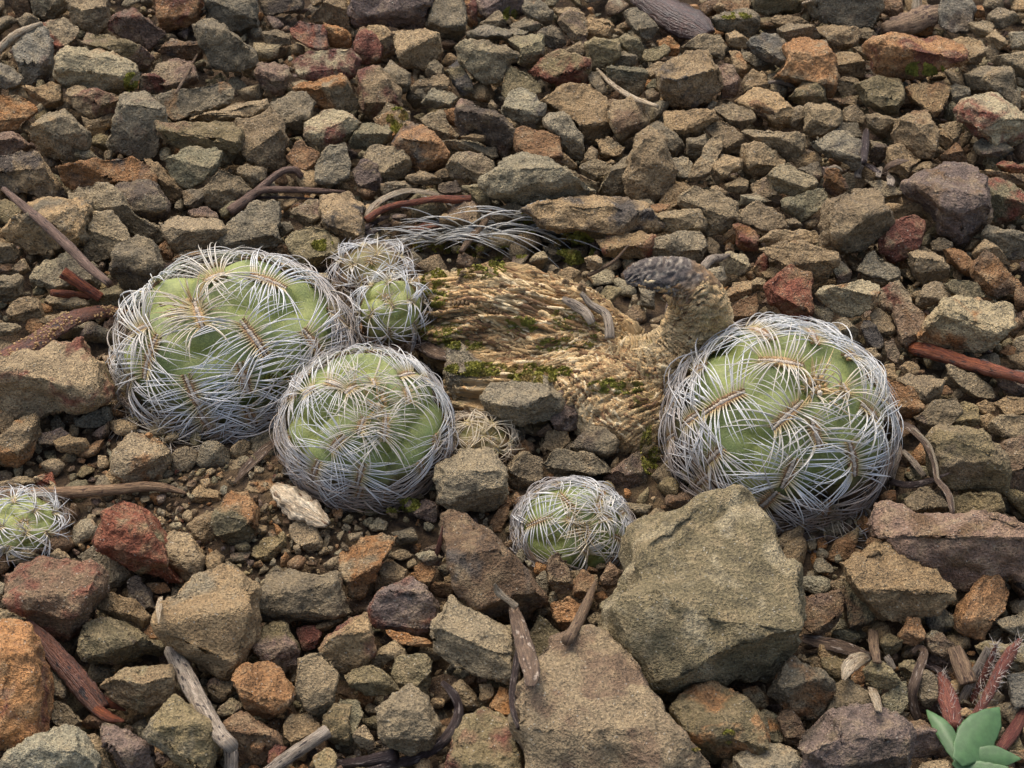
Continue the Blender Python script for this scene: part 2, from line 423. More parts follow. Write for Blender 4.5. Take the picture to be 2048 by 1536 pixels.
DATA['C'] = '''
nt 0 24,5 30,0 44,2 43,8 32,9 26,9
gm 0 21,12 30,8 40,4 48,10 50,16 42,22 35,20 24,17
l 0 46,2 60,-2 75,0 73,6 55,8 48,6
g 1 82,10 78,5 84,-2 118,-2 121,5 115,16 95,15 85,13
n 0 120,3 132,2 134,8 130,11 122,8
b 1 155,3 160,0 172,0 175,6 170,10 176,17 172,21 162,20 155,16
g 0 172,14 185,12 187,16 184,22 177,22
t 1 184,9 190,4 201,9 202,13 192,17 186,15
t 0 183,22 188,17 195,27 190,30 186,27
g 0 196,20 205,18 205,30 198,29
o 0 173,5 180,3 182,10 176,11
g 0 4,28 14,21 27,20 30,27 28,36 20,32 10,30
t 0 30,20 36,18 43,24 42,29 33,28
b 4 43,25 52,20 62,19 66,25 66,39 62,40 54,36 46,32|pale blue-green facetted stone leaning on a large ochre stone
g 0 40,28 46,32 58,38 60,41 48,41 40,34
ot 1 66,44 64,28 72,22 88,24 93,37 93,50 88,57 80,50 70,48 58,46|large ochre orange stone behind a pale blue-green one
to 1 60,17 66,15 76,14 84,20 86,24 82,29 73,28 65,24
t 0 55,12 62,9 72,10 83,16 76,14 62,15
tg 0 82,17 88,15 106,16 109,20 104,28 92,32 88,24
g 0 108,17 114,16 119,21 114,25 106,25
orm 4 111,27 126,21 150,22 162,25 170,31 170,36 160,40 135,47 120,43 114,38|rust-orange slab with a bright green moss patch on its face
t 0 160,24 168,21 179,25 182,30 178,38 170,37 171,31
t 0 93,34 96,31 107,31 112,40 110,45 100,45 94,42
g 0 104,28 112,27 114,36 108,34
g 0 94,45 108,46 108,55 98,56 94,50
l 1 106,50 120,46 130,45 132,50 130,67 125,68 113,62 110,55
l 1 71,60 66,58 76,46 80,45 88,53 89,59 80,62
td 1 -9,45 0,34 8,31 20,30 25,40 28,50 22,58 10,62 -2,62 -8,56
p 0 25,38 35,38 38,46 36,56 28,58 27,50
to 1 33,30 38,30 43,39 40,46 35,40
t 1 40,48 46,41 52,42 57,51 50,54 41,54
t 0 36,59 50,52 60,54 68,65 68,74 60,75 50,66 40,63
g 2 23,64 30,61 44,64 47,70 40,77 33,73
n 4 43,60 47,58 58,65 57,70 46,66|small brown pebble lying across a grey wedge
t 0 68,62 77,64 77,74 72,77 68,73
g 1 77,78 78,62 88,60 97,66 97,74 92,77 82,81
t 0 90,58 106,56 107,61 99,62
t 0 99,64 106,61 112,69 110,74 100,72
g 0 112,66 122,67 131,72 128,82 118,78 113,74
g 0 93,77 98,72 107,72 110,80 106,82
to 1 137,52 142,49 162,50 160,57 152,69 145,62 139,58
g 0 160,53 164,49 172,52 172,60 162,64
wr 3 166,65 170,58 186,54 195,60 204,73 202,85 196,84 190,90 182,80 176,79 167,72|large pale grey stone with a red-stained end
g 0 170,44 180,39 195,38 200,55 200,68 194,60 185,54 175,53
g 0 188,33 205,30 205,46 196,44
g 1 176,86 180,81 194,82 198,88 190,92 178,91
t 2 128,78 131,70 140,65 149,65 153,75 152,88 146,94 136,90 130,84
t 0 152,74 158,76 165,88 160,88 154,82
t 0 155,73 165,71 168,77 164,85
g 3 80,84 90,78 102,77 109,83 110,95 105,99 96,93 84,88
g 1 40,77 45,76 60,77 75,79 77,86 74,92 66,95 58,88 50,83
t 3 8,104 22,80 28,79 28,87 20,102 12,106|narrow tan stone standing on end
t 0 18,73 26,70 34,74 42,85 38,90 30,90 22,80
t 1 40,85 50,83 58,88 65,93 63,99 45,102 40,96
tp 1 22,98 28,91 40,93 39,98 26,107 22,103
t 0 -5,66 24,65 25,71 10,80 3,84 -6,76
g 0 8,82 18,79 19,90 14,95 8,90
g 0 0,94 8,92 9,100 6,106 0,105
w 3 54,103 60,98 66,95 83,105 82,110 70,114 58,111
t 0 67,93 76,87 83,89 86,95 75,98
b 0 72,99 84,95 89,102 84,106
p 0 87,98 95,98 101,110 96,117 88,111
l 1 64,118 75,113 88,110 90,118 80,126 74,130 66,124
t 3 85,132 90,118 105,110 118,112 124,125 128,132 118,142 98,150 88,145 86,138|large taupe boulder beside a dark red stone
t 1 39,123 50,118 62,125 66,133 55,136 38,130
t 0 39,114 48,113 56,118 48,121 40,120
g 1 3,116 12,110 24,112 35,120 36,128 30,138 20,136 10,125 3,120
t 0 -9,118 -2,108 6,107 10,112 2,122 -6,125
t 1 21,110 25,108 32,113 28,116
g 0 30,108 40,104 43,106 42,113 32,112
tp 0 45,108 55,104 58,112 65,120 55,121 48,115
g 1 -13,125 14,123 18,128 17,134 0,136 -12,136
g 0 -14,140 0,136 17,136 19,144 14,154 -8,154 -14,150
or 0 35,132 40,131 50,138 48,146 38,146
t 1 50,141 58,135 82,135 86,140 80,144 70,142
t 2 52,146 62,142 80,144 95,147 96,153 90,160 88,166 75,165 64,156
r 3 121,141 130,130 140,125 146,130 144,142 138,150 128,152 121,148|dark red pointed stone beside a large taupe boulder
t 0 122,118 128,120 150,120 150,130 140,124 130,130
gm 0 112,105 128,107 132,114 124,117
pn 2 136,108 150,102 160,98 172,97 180,106 182,128 176,140 165,142 155,136 150,120 140,114|large purple-brown boulder with sandy crust
t 0 137,104 140,98 148,94 156,98 157,104 146,106
lr 0 181,108 188,105 200,109 204,118 202,128 192,132 182,125
tr 0 189,97 192,94 205,98 205,103 195,101
t 0 175,100 190,101 205,104 205,112 190,106 180,106
g 0 182,138 186,132 205,140 205,150 195,152 188,145
tp 2 125,88 132,84 144,94 135,98 136,104 126,100
d 0 115,82 124,84 127,88 120,96 114,94
t 0 140,146 146,144 155,154 140,154
o 0 160,146 165,145 171,154 160,154
t 1 175,148 182,140 190,146 196,154 176,154
t 0 150,142 155,139 163,142 162,146 152,148
g 0 113,150 118,148 124,154 112,154
t 0 65,128 70,127 75,132 68,134
n 0 155,92 165,84 172,96 160,98
'''
DATA['D'] = '''
g 0 0,15 10,14 13,18 13,26 7,30 0,29
g 0 20,15 27,7 42,1 58,10 58,20 50,25 40,26 30,22 21,19
t 0 7,11 14,5 18,12 13,14
t 1 4,36 8,30 18,27 23,30 25,38 16,42 6,41
g 0 0,43 9,43 12,46 9,50 0,50
o 0 24,31 30,32 31,36 26,37
l 0 50,33 58,24 68,21 74,25 72,33 60,34
g 0 26,30 33,25 45,27 53,32 48,35 32,34
t 0 17,42 30,38 38,36 40,39 25,44
tr 3 0,66 20,60 40,56 46,53 50,62 60,66 66,80 66,87 55,92 40,94 18,97 0,92|large brown-grey block under the flat dark pod, beside the broad cactus
t 0 0,97 7,95 9,101 5,110 0,110
to 0 1,118 9,102 13,97 21,99 23,108 18,122 10,126 2,123
t 1 32,112 40,109 50,110 52,116 44,120 34,117
t 2 68,122 72,114 78,108 88,109 99,119 99,124 92,135 78,137 70,130|pale tan rounded stone lying on soil below the broad cactus
p 0 22,108 36,104 40,108 32,114 24,113
t 0 60,135 66,126 72,130 73,138 64,140
r 0 20,133 30,130 33,138 22,140
g 0 2,138 14,132 20,136 18,140 4,142
t 0 130,132 134,123 144,121 148,126 142,134
t 0 131,138 140,134 160,133 162,138 155,143 143,143
t 0 111,146 118,137 128,141 130,146 122,152 113,150
g 0 43,98 64,92 66,98 60,103 46,103
n 0 56,106 64,100 64,108 58,112 52,110
tr 0 60,62 68,61 69,72 64,70
p 0 95,8 101,7 103,13 97,14
'''
DATA['E'] = '''
g 6 64,58 67,54 82,65 89,76 86,80 75,88 68,88 64,80 62,72|upright pointed grey stone leaning on the dry stem
g 8 84,86 92,78 112,73 122,76 128,88 126,97 118,102 103,102 92,98 85,94|smooth grey-tan oval stone resting on the foot of the dry stem
p 5 127,84 137,80 144,93 144,102 138,105 126,104 123,99 128,92
r 5 92,76 100,69 106,69 104,73 95,78
p 4 145,97 152,94 166,101 165,105 155,106 146,102
t 1 93,107 98,104 108,104 108,112 98,114
o 1 102,116 108,111 114,114 112,119 104,120
t 1 117,116 122,106 131,105 134,111 128,119 120,122
t 3 115,107 122,101 125,106 118,110
g 3 138,112 143,104 155,103 162,112 161,118 154,123 145,120 132,118
t 1 161,106 168,106 171,113 168,122 160,120
g 3 118,125 127,117 146,119 155,124 157,130 150,131 135,128 122,130
g 1 125,130 135,127 145,130 142,135 128,134
p 1 155,134 165,124 175,118 180,125 178,138 166,140
g 4 56,138 59,127 74,117 84,118 97,129 97,142 90,152 72,154 58,148|chunky grey block beside the round yellow-crowned cactus
t 1 97,128 103,121 110,118 118,122 118,133 112,142 104,140 99,136
ot 0 0,6 10,0 18,6 14,14 6,17 0,14
t 5 143,5 150,3 154,7 152,12 145,11
o 1 92,145 98,142 101,150 95,154
g 0 175,22 184,24 184,35 176,33
p 1 41,150 48,147 52,154 40,156
'''
DATA['F'] = '''
w 0 26,5 33,1 42,3 44,10 40,16 30,13
g 1 15,15 20,11 29,10 30,17 28,22 22,24 17,19
r 0 46,12 50,4 55,0 55,10 50,16
t 0 51,13 60,11 62,16 54,17
rn 3 54,20 62,13 68,9 78,12 80,16 80,35 76,42 65,40 57,32|dark red-brown block standing behind the round right-hand cactus crown
p 0 93,10 98,6 104,13 103,18 95,20
g 1 107,12 114,2 118,1 122,8 131,10 132,16 127,20 115,15
w 3 84,26 92,21 112,18 119,21 118,31 112,36 104,40 95,37 87,31|pale wedge-shaped stone with a flat top near a dark red-brown block
to 1 30,25 35,19 44,18 45,24 36,30 31,30
n 0 36,31 48,25 49,34 44,42 30,42
g 0 42,22 48,16 54,17 52,24 45,25
rt 1 119,26 124,21 132,18 139,26 138,31 128,38 121,35
n 1 129,38 131,33 139,32 146,38 144,48 138,58 133,55 130,45
t 0 142,30 146,20 156,19 162,25 160,29 150,33 143,34
l 2 158,20 168,17 178,20 182,27 175,30 162,26
w 2 144,50 150,38 158,30 175,30 196,34 198,45 190,52 178,58 172,61 155,56 146,54|large flat-topped pale olive stone above the red twig
t 0 137,2 145,0 155,5 160,12 156,18 147,20 140,14
on 1 175,10 182,0 190,5 202,20 198,26 188,28 180,22 174,16
o 0 158,0 168,0 175,8 172,16 165,10
t 0 115,38 120,35 127,40 128,48 122,52 116,45
d 0 109,46 111,41 117,43 122,52 121,60 114,56
g 0 92,42 100,40 108,47 107,53 98,54 92,48
g 0 80,33 90,32 93,38 90,44 82,42
t 0 123,54 128,52 132,60 130,67 125,63
t 0 108,60 118,57 121,63 114,67 108,66
o 1 118,80 125,75 140,82 145,90 143,98 135,100 125,90
t 2 131,77 138,73 150,74 157,77 154,87 146,91 140,83
t 0 132,68 138,65 144,68 142,72 134,73
g 0 160,68 175,72 187,82 186,88 175,86 164,78
g 1 141,98 152,90 165,86 168,94 162,103 148,106
l 1 160,95 170,89 178,92 177,102 166,105
t 1 177,90 182,88 188,90 187,95 180,96
t 0 178,98 185,95 190,100 188,105 180,104
t 0 188,90 194,86 205,88 205,100 195,99
p 0 187,72 195,70 205,72 205,84 194,84
g 0 184,102 190,97 205,97 205,106 195,110 186,108
l 3 147,112 155,104 170,102 180,107 192,120 193,128 190,140 180,142 165,140 152,132|big rounded olive-tan stone beside the curled dry blade
n 1 194,115 205,105 205,150 197,145 193,130
l 0 165,146 172,142 188,143 192,150 190,158 166,158
g 2 134,147 143,140 150,139 158,146 160,154 140,158
o 0 190,60 196,55 200,58 198,64
t 0 195,62 205,58 205,70 197,69
g 0 113,17 116,14 125,15 127,19 120,21
t 0 18,53 24,49 30,52 24,57
t 0 118,68 128,67 131,75 122,78
'''
DATA['G'] = '''
rl 3 58,20 64,4 72,-3 84,1 96,18 101,24 100,36 105,43 98,45 80,38 62,26|large brick red stone with an olive lower edge below the tan twig
t 0 96,20 103,16 110,18 119,30 119,38 108,45 104,42 101,36
nr 2 4,42 12,34 50,33 60,38 62,48 55,56 50,66 44,75 38,81 28,72 14,60 6,52|large brown stone with a rust face above the shiny brown pod
g 0 46,30 58,24 62,28 78,40 72,46 62,47 60,38 50,33
l 2 125,10 128,1 134,-6 145,-8 150,2 150,16 146,21 136,22 127,17|egg-shaped olive grey stone standing on bare soil
t 0 110,12 116,6 124,4 126,14 131,20 124,24 114,18
l 1 148,24 155,20 166,15 167,24 162,30 155,33 148,29
t 1 170,12 178,9 186,14 189,24 182,29 172,20
t 0 119,31 126,26 131,30 130,38 122,39
g 0 135,29 142,26 147,28 144,34 136,33
t 0 128,38 133,32 140,36 141,41 134,42
t 3 94,58 100,53 105,51 118,41 128,39 140,42 150,50 148,70 145,88 135,94 125,99 116,92 100,76 95,66|large tan six-sided stone above the grey hollow stick
g 1 150,62 157,42 165,40 198,40 204,62 195,66 165,67 152,68|rectangular grey block next to the large tan six-sided stone
t 1 57,57 66,51 76,55 87,64 86,69 80,74 68,68 60,62
d 0 75,45 80,41 88,50 92,62 86,63 76,54
g 0 85,46 96,45 100,50 92,52
l 1 48,76 50,70 56,66 68,67 80,76 98,83 92,88 72,91 55,91 49,85
or 3 0,72 10,70 16,76 24,85 27,95 26,115 30,125 28,132 20,132 8,140 0,150|big orange-red stone beside the shiny brown pod
w 3 7,144 20,136 32,130 44,130 50,142 57,150 57,160 5,160|pale grey-olive stone below the big orange-red stone
t 0 27,97 32,94 40,105 40,112 30,114 26,110
g 0 28,116 35,115 48,126 42,130 32,128
t 2 60,105 70,98 82,93 98,93 102,100 102,108 96,118 88,122 80,118 66,112
p 1 60,128 66,128 80,137 90,140 90,152 80,155 70,150 62,140
t 0 50,136 56,135 62,142 70,152 66,158 58,152
l 2 88,134 95,122 102,114 112,118 124,125 129,138 125,150 115,154 105,148 98,142
o 2 137,99 145,94 156,93 163,96 172,110 168,118 158,127 148,120 142,108|bright ochre rough stone beside the grey hollow stick
g 2 173,108 175,90 188,86 197,98 197,112 194,124 188,126 180,118
l 0 148,80 155,72 165,70 173,80 176,86 173,95 162,98 154,90
rp 0 173,72 184,71 188,75 184,84 177,85
tr 3 187,84 192,76 203,70 214,64 217,70 218,84 214,92 203,97 195,95|tan stone with one bright rust-red half
t 2 181,72 195,66 200,67 190,74
t 0 167,128 170,123 182,123 188,130 185,138 172,140 167,134
l 0 190,122 198,115 205,117 205,140 196,140 190,130
tp 0 122,104 130,99 136,102 136,108 128,116 121,110
p 0 128,118 135,113 142,116 142,121 133,125 128,122
n 0 130,130 140,122 152,126 160,132 165,140 155,150 140,150
o 3 147,140 152,135 156,137 153,145 148,146|tiny bright orange pebble beside the grey hollow stick
or 1 157,145 162,139 168,142 165,150 158,152
l 1 184,148 192,142 197,146 195,152 186,153
g 0 0,44 4,46 4,54 0,57
g 0 0,60 8,62 16,66 10,70 0,70
w 0 4,30 14,24 24,30 18,34 8,34
t 0 28,30 34,25 42,31 38,34 30,33
o 0 85,75 88,69 96,72 98,77 90,79
'''
DATA['H'] = '''
ot 3 0,28 8,24 24,17 33,19 30,26 24,33 20,42 16,50 14,54 5,52 2,42|light orange angular stone lying on soil
t 2 20,44 26,34 32,33 39,38 36,44 30,49 22,50
w 3 44,29 52,26 60,30 58,35 50,35
o 1 44,36 50,33 56,38 54,44 48,46 44,42
pr 1 19,60 24,50 35,46 42,43 50,48 57,58 60,66 58,72 50,77 38,73 28,71 19,68
nd 3 61,18 63,8 67,6 76,9 90,18 102,28 118,50 120,55 110,58 108,64 96,66 90,62 78,56 66,45|big dark brown wedge leaning beside the small front cactus
g 4 56,80 57,70 62,62 66,55 78,64 90,70 101,73 103,85 103,98 96,101 85,97 68,95 58,88|large grey-olive block beside the standing dry leaf
o 3 27,73 40,75 55,80 55,83 45,82 32,79
g 1 18,92 23,84 32,79 38,84 39,88 30,90 22,97
l 1 30,97 32,90 45,87 53,92 53,105 48,112 40,108 33,102
l 3 3,100 10,95 18,93 30,100 34,107 28,110 14,110 6,105
g 2 23,120 30,112 40,108 50,115 58,128 54,142 42,145 32,143 26,134|rounded grey stone beside the curved dark twig
l 0 0,114 10,115 14,122 8,136 0,140
t 0 8,133 14,128 21,138 18,143 10,141
g 0 64,108 70,102 80,112 82,120 75,121 68,116
o 0 88,117 93,107 98,108 102,125 98,128 90,123
t 0 82,105 88,104 91,110 86,117 82,114
lr 1 66,140 72,126 84,120 100,128 108,140 112,156 64,156
l 1 111,74 117,65 122,68 130,78 122,86 116,90 112,84
o 0 124,58 134,54 142,58 140,66 132,74 126,70
tn 6 103,122 108,108 112,100 122,88 125,80 140,77 150,77 160,80 172,92 176,106 190,122 203,136 208,156 160,158 112,158 106,135|big sandy brown boulder at the foot of the largest olive-grey boulder
lw 7 153,57 169,42 172,22 189,14 219,-2 240,-3 246,8 250,29 266,38 268,52 269,65 265,84 257,93 234,98 210,101 196,109 181,101 171,90 156,73|largest olive-grey boulder with a fine crack, beside the round cactus
g 1 115,42 120,38 123,44 122,54 117,55 114,48
n 5 122,32 128,27 133,34 136,48 128,52 122,44
n 4 136,46 142,38 150,42 150,52 140,54 136,52
n 4 152,42 158,33 164,38 163,46 155,49
o 1 148,52 155,50 158,56 152,59
g 0 145,66 150,62 155,64 153,69 146,69
o 0 88,10 94,0 99,2 96,12 92,18
t 0 61,42 65,40 67,46 62,49
p 2 42,2 50,-4 57,0 56,10 46,8
w 2 16,12 22,7 28,10 26,15 19,15
'''
DATA['I'] = '''
n 2 73,53 80,54 93,51 98,50 100,58 97,68 88,76 80,76 74,70
n 0 92,46 100,43 112,58 118,66 105,74 101,70 100,58
t 4 99,34 106,32 116,33 122,23 130,22 142,32 160,49 160,54 150,60 133,69 122,64 110,54 102,44|tilted taupe slab with a flat top beside a purple-brown slab
pn 1 114,12 120,0 130,0 140,6 152,9 180,3 195,8 205,15 205,40 190,41 178,42 165,48 158,50 145,34 130,22 118,20|broad purple-brown slab with a pitted wavy surface
o 1 164,65 172,52 182,42 192,42 197,52 192,60 184,68 178,78 170,76 164,70
g 0 188,68 205,60 205,82 195,74
o 3 131,76 137,66 144,66 146,76 142,83 134,80
l 1 120,80 126,75 133,78 132,86 124,88
n 0 146,76 152,73 164,80 164,88 158,91 148,84
go 3 55,112 66,92 70,90 82,95 87,97 92,108 87,122 80,126 65,120|grey stone with an orange cap below the largest boulder
t 0 80,90 84,88 88,96 84,97
l 0 86,90 95,88 102,92 101,102 94,106 88,97
l 4 111,96 118,90 126,94 131,102 128,108 118,106 112,102
l 1 122,112 130,104 136,103 137,114 132,122 124,120
g 1 92,112 95,105 102,102 112,108 116,118 108,121 95,124 89,118
g 1 142,100 148,97 154,102 153,112 148,119 143,112
l 0 132,93 140,90 144,96 138,102 132,98
pn 1 135,132 140,127 146,125 158,135 160,144 150,149 138,146
pd 2 72,140 80,135 92,134 94,124 105,120 118,119 130,123 132,126 136,134 135,148 128,156 76,156|wet dark purple-brown lumpy stone beside the green seedling
lo 1 0,118 8,108 25,105 40,112 50,125 52,138 46,142 38,146 22,150 8,140|rounded olive stone with tiny bright moss spots, beneath the largest boulder
o 0 40,108 48,106 55,113 53,119 47,122
l 1 48,125 53,120 62,125 64,132 62,140 54,140 50,132
n 1 60,124 68,120 74,126 77,134 72,140 65,138
g 2 36,147 45,142 60,141 72,146 75,156 38,156
t 0 24,156 30,148 36,147 42,156
t 1 138,155 145,150 160,150 166,156
b 2 196,100 203,97 206,110 204,117 198,116
o 4 166,122 170,118 175,120 173,125 167,124
l 0 176,82 188,80 205,82 205,96 195,96 180,90
o 0 195,144 205,142 205,150 197,150
d 0 145,60 155,58 165,66 160,74 150,72
'''
PAL = {'g': (136, 123, 97), 't': (149, 129, 97), 'o': (156, 115, 74), 'r': (122, 75, 58), 'p': (122, 103, 89), 'd': (82, 75, 67),
       'b': (124, 117, 100), 'w': (160, 149, 119), 'l': (128, 117, 86), 'n': (120, 96, 71)}
CW = {'g': 'grey', 't': 'tan', 'o': 'orange-brown', 'r': 'red', 'p': 'purplish', 'd': 'dark slate', 'b': 'blue-grey', 'w': 'pale', 'l': 'olive', 'n': 'brown'}
stones = []
for tl, txt in DATA.items():
    ox, oy = TILE[tl]
    for ln in txt.strip().split('\n'):
        ln, _, lab = ln.partition('|')
        f = ln.split(); P = []
        for s in f[2:]:
            x, y = (float(v) for v in s.split(','))
            X, Y = ox+x*TS, oy+y*TS
            if X <= 8: X -= 30
            if X >= 2040: X += 30
            if Y <= 8: Y -= 24
            if Y >= 1528: Y += 30
            P.append((X, Y))
        P = np.array(P)
        x, y = P[:, 0], P[:, 1]
        area = abs(np.sum(x*np.roll(y, -1)-y*np.roll(x, -1)))/2
        stones.append(dict(code=f[0], lift=float(f[1])*1e-3, P=P, area=area, label=lab))

def hull_bm(pts):
    bm = bmesh.new(); vs_ = [bm.verts.new(p) for p in pts]
    r = bmesh.ops.convex_hull(bm, input=vs_)
    junk = set(r['geom_interior']) | set(r['geom_unused'])
    bmesh.ops.delete(bm, geom=[g for g in junk if isinstance(g, bmesh.types.BMVert)], context='VERTS')
    return bm
def cut(bm, n, d):
    bmesh.ops.bisect_plane(bm, geom=bm.verts[:]+bm.edges[:]+bm.faces[:], plane_co=Vector(n)*d, plane_no=Vector(n), clear_outer=True)
    pts = [v.co.copy() for v in bm.verts]; bm.free()
    return hull_bm(pts)
def refine(bm, target, passes=6, smooth=2):
    bmesh.ops.triangulate(bm, faces=bm.faces[:])
    for _ in range(passes):
        E = [e for e in bm.edges if e.calc_length() > target]
        if not E or len(bm.verts) > 2600: break
        bmesh.ops.subdivide_edges(bm, edges=E, cuts=1)
        bmesh.ops.triangulate(bm, faces=[f for f in bm.faces if len(f.verts) > 3])
    for _ in range(smooth):
        bmesh.ops.smooth_vert(bm, verts=bm.verts[:], factor=.5, use_axis_x=True, use_axis_y=True, use_axis_z=True)
def roughen(bm, s, seed, a=1.0):
    bm.normal_update()
    o = np.array((seed*13.7, seed*7.1, seed*3.3)) % 251
    V = np.array([v.co[:] for v in bm.verts]); Nn = np.array([v.normal[:] for v in bm.verts]); p = V/s
    d = .075*vnoise(p*1.7+o)+.042*vnoise(p*4.3+o)-.034*abs(vnoise(p*7+o))+.020*vnoise(p*13+o)+.010*vnoise(p*25+o)
    V += Nn*(d*s*a)[:, None]
    for v, c in zip(bm.verts, V): v.co = c
def bm_arrays(bm):
    bm.verts.index_update()
    V = np.array([v.co[:] for v in bm.verts]); F = np.array([[v.index for v in f.verts] for f in bm.faces if len(f.verts) == 3])
    bm.free(); return V, F
UPW = np.array([0, math.cos(PITCH), math.sin(PITCH)])       # world up in (right, up, towards-camera) axes
FRW = np.array([0, -math.sin(PITCH), math.cos(PITCH)])      # world -Y
BAS = np.stack([RT, UPC, TC])                               # rows: axes
def build_stone(P, seed, lift, fine=1.0):
    rng = random.Random(seed)
    c = (P.min(0)+P.max(0))/2; ext = (P.max(0)-P.min(0))
    x, y = P[:, 0], P[:, 1]; area = abs(np.sum(x*np.roll(y, -1)-y*np.roll(x, -1)))/2
    s0 = math.sqrt(area)
    zc = -.0045 + .30*min(s0, 190)*1.17e-4 + lift
    C = at(c[0], c[1], zc); m = mpp(C)
    Q = np.stack([(P[:, 0]-c[0])*m, -(P[:, 1]-c[1])*m], 1); s = s0*m
    # a little slant: the lower edge of the silhouette comes nearer to the viewer
    sl = rng.uniform(-.05, .30); dep = -Q[:, 1]*sl + np.array([rng.uniform(-.08, .08)*s for _ in Q])
    Q0 = Q*1.07; Q *= 1.12
    r0 = np.concatenate([Q, dep[:, None]], 1)
    th = min(s, ext.min()*m*1.25)
    fr = np.concatenate([Q*rng.uniform(.78, .92), (dep*.6+th*rng.uniform(.5, .7))[:, None]], 1)
    bk = np.concatenate([Q*rng.uniform(.55, .75), (dep-th*rng.uniform(.45, .6))[:, None]], 1)
    bm = hull_bm([Vector(p) for p in np.concatenate([r0, fr, bk])])
    def rot(v, ax, az):
        v = Vector(v); v.rotate(__import__('mathutils').Euler((ax, 0, 0))); v.rotate(__import__('mathutils').Euler((0, az, 0))); return v.normalized()
    pl = []
    tilt = rng.uniform(-.35, .62) if area < 9000 else rng.uniform(-.38, .12)
    pl.append((rot(UPW, tilt, rng.uniform(-.45, .45)), rng.uniform(.86, 1.0)))
    yaw = rng.uniform(-.7, .7)
    pl.append((rot(FRW, rng.uniform(-.35, .45), yaw), rng.uniform(.80, 1.0)))
    pl.append((rot(FRW, rng.uniform(-.2, .7), yaw+rng.choice((-1, 1))*rng.uniform(.6, 1.2)), rng.uniform(.84, 1.05)))
    if rng.random() < .6: pl.append((rot((0, .2, 1), rng.uniform(-.5, .5), rng.uniform(-.6, .6)), None))
    for n, k in pl:
        n = np.array(n)
        mx = float((r0@n).max())
        if k is None:
            mx = float((fr@n).max()); k = rng.uniform(.72, .92)
        bm = cut(bm, n, mx*k if mx > 0 else mx/k)
    refine(bm, max(s/(13*fine), .0008), smooth=1)
    # hollow outlines: pull what lies outside the outline back to it
    V = np.array([v.co[:] for v in bm.verts]); A = Q0; B = np.roll(Q0, -1, 0); d = B-A
    rel = V[:, None, :2]-A[None]; tt_ = np.clip((rel*d).sum(2)/((d*d).sum(1)+1e-12), 0, 1); near = A[None]+tt_[:, :, None]*d[None]
    dist = np.linalg.norm(V[:, None, :2]-near, axis=2); k_ = dist.argmin(1); npt = near[np.arange(len(V)), k_]
    ins = np.zeros(len(V), bool)
    for (ax, ay), (bx, by) in zip(A, B):
        cn = (ay > V[:, 1]) != (by > V[:, 1]); ins ^= cn & (V[:, 0] < (bx-ax)*(V[:, 1]-ay)/((by-ay) if by != ay else 1e-12)+ax)
    V[~ins, :2] = V[~ins, :2]*.1+npt[~ins]*.9
    for v, c_ in zip(bm.verts, V): v.co = c_
    bmesh.ops.smooth_vert(bm, verts=bm.verts[:], factor=.35, use_axis_x=True, use_axis_y=True, use_axis_z=True)
    roughen(bm, s, seed, 1.45)
    V, F = bm_arrays(bm)
    return C, V@BAS, F, s
def tint(code, rng):
    def pick(ch):
        r, g, b = PAL[ch]; k = rng.uniform(.86, 1.12); w = rng.uniform(-4, 6)
        return srgb(min(255, (r+w)*k), g*k, (b-w)*k)
    L = [ch for ch in code if ch != 'm']
    a = pick(L[0]); b_ = pick(L[1]) if len(L) > 1 else pick(rng.choice('tgonlpdw'))
    am = rng.uniform(.42, .58) if len(L) > 1 else rng.choice((.08, .2, .3, .4, .5))
    return a, b_, am
def stone_attrs(me, n, rng, code):
    a, b_, am = tint(code, rng)
    attr(me, 'col', np.tile((*a, am), (n, 1))); attr(me, 'col2', np.tile((*b_, 1), (n, 1)))
    attr(me, 'seed', np.tile([rng.uniform(-9, 9) for _ in range(3)], (n, 1)), 'FLOAT_VECTOR')

# landmarks used in the labels of ordinary stones
LM = [((350, 700), 'the broad spiny cactus'), ((730, 850), 'the round yellow-crowned cactus'), ((1560, 840), 'the largest round cactus'), ((1145, 1055), 'the small front cactus'),
      ((1010, 640), 'the dry fibrous stem'), ((1350, 620), 'the curled end of the dry stem'), ((580, 370), 'the forked brown twig'), ((100, 480), 'the slanting purple twig'),
      ((850, 395), 'the orange-brown twig with a knob'), ((1280, 185), 'the spotted straw'), ((170, 130), 'the pale cream block'), ((1830, 115), 'the moss-patched orange slab'),
      ((1600, 120), 'the large ochre stone'), ((1950, 730), 'the red twig'), ((130, 1360), 'the shiny brown pod'), ((410, 1400), 'the grey hollow stick'), ((150, 990), 'the long tan twig'),
      ((1400, 1190), 'the largest boulder'), ((1210, 1400), 'the big sandy brown boulder'), ((1950, 1460), 'the green seedling'), ((900, 1440), 'the curved dark twig'), ((1050, 1270), 'the standing dry leaf'),
      ((790, 30), 'the dark pitted purple stone'), ((960, 120), 'the cracked pale block'), ((1105, 130), 'the brick red wedge'), ((1350, 40), 'the wet dark bark'), ((1970, 240), 'the red-ended pale stone'),
      ((1640, 440), 'the large taupe boulder'), ((1900, 400), 'the large purple-brown boulder'), ((440, 95), 'the tilted angular grey block'), ((210, 360), 'the bright orange slab'), ((1060, 355), 'the large pale olive boulder'),
      ((1780, 340), 'the tuft of curled dead leaves'), ((1850, 640), 'the large flat-topped olive stone'), ((1930, 1080), 'the broad purple-brown slab'), ((430, 1240), 'the large tan six-sided stone'), ((270, 1070), 'the large brick red stone'),
      ((850, 270), 'the black-blotched orange stone'), ((980, 250), 'the long dark slate stone'), ((650, 120), 'the brick red slab'), ((1850, 1000), 'the curled dry blade'), ((30, 660), 'the flat dark pod')]
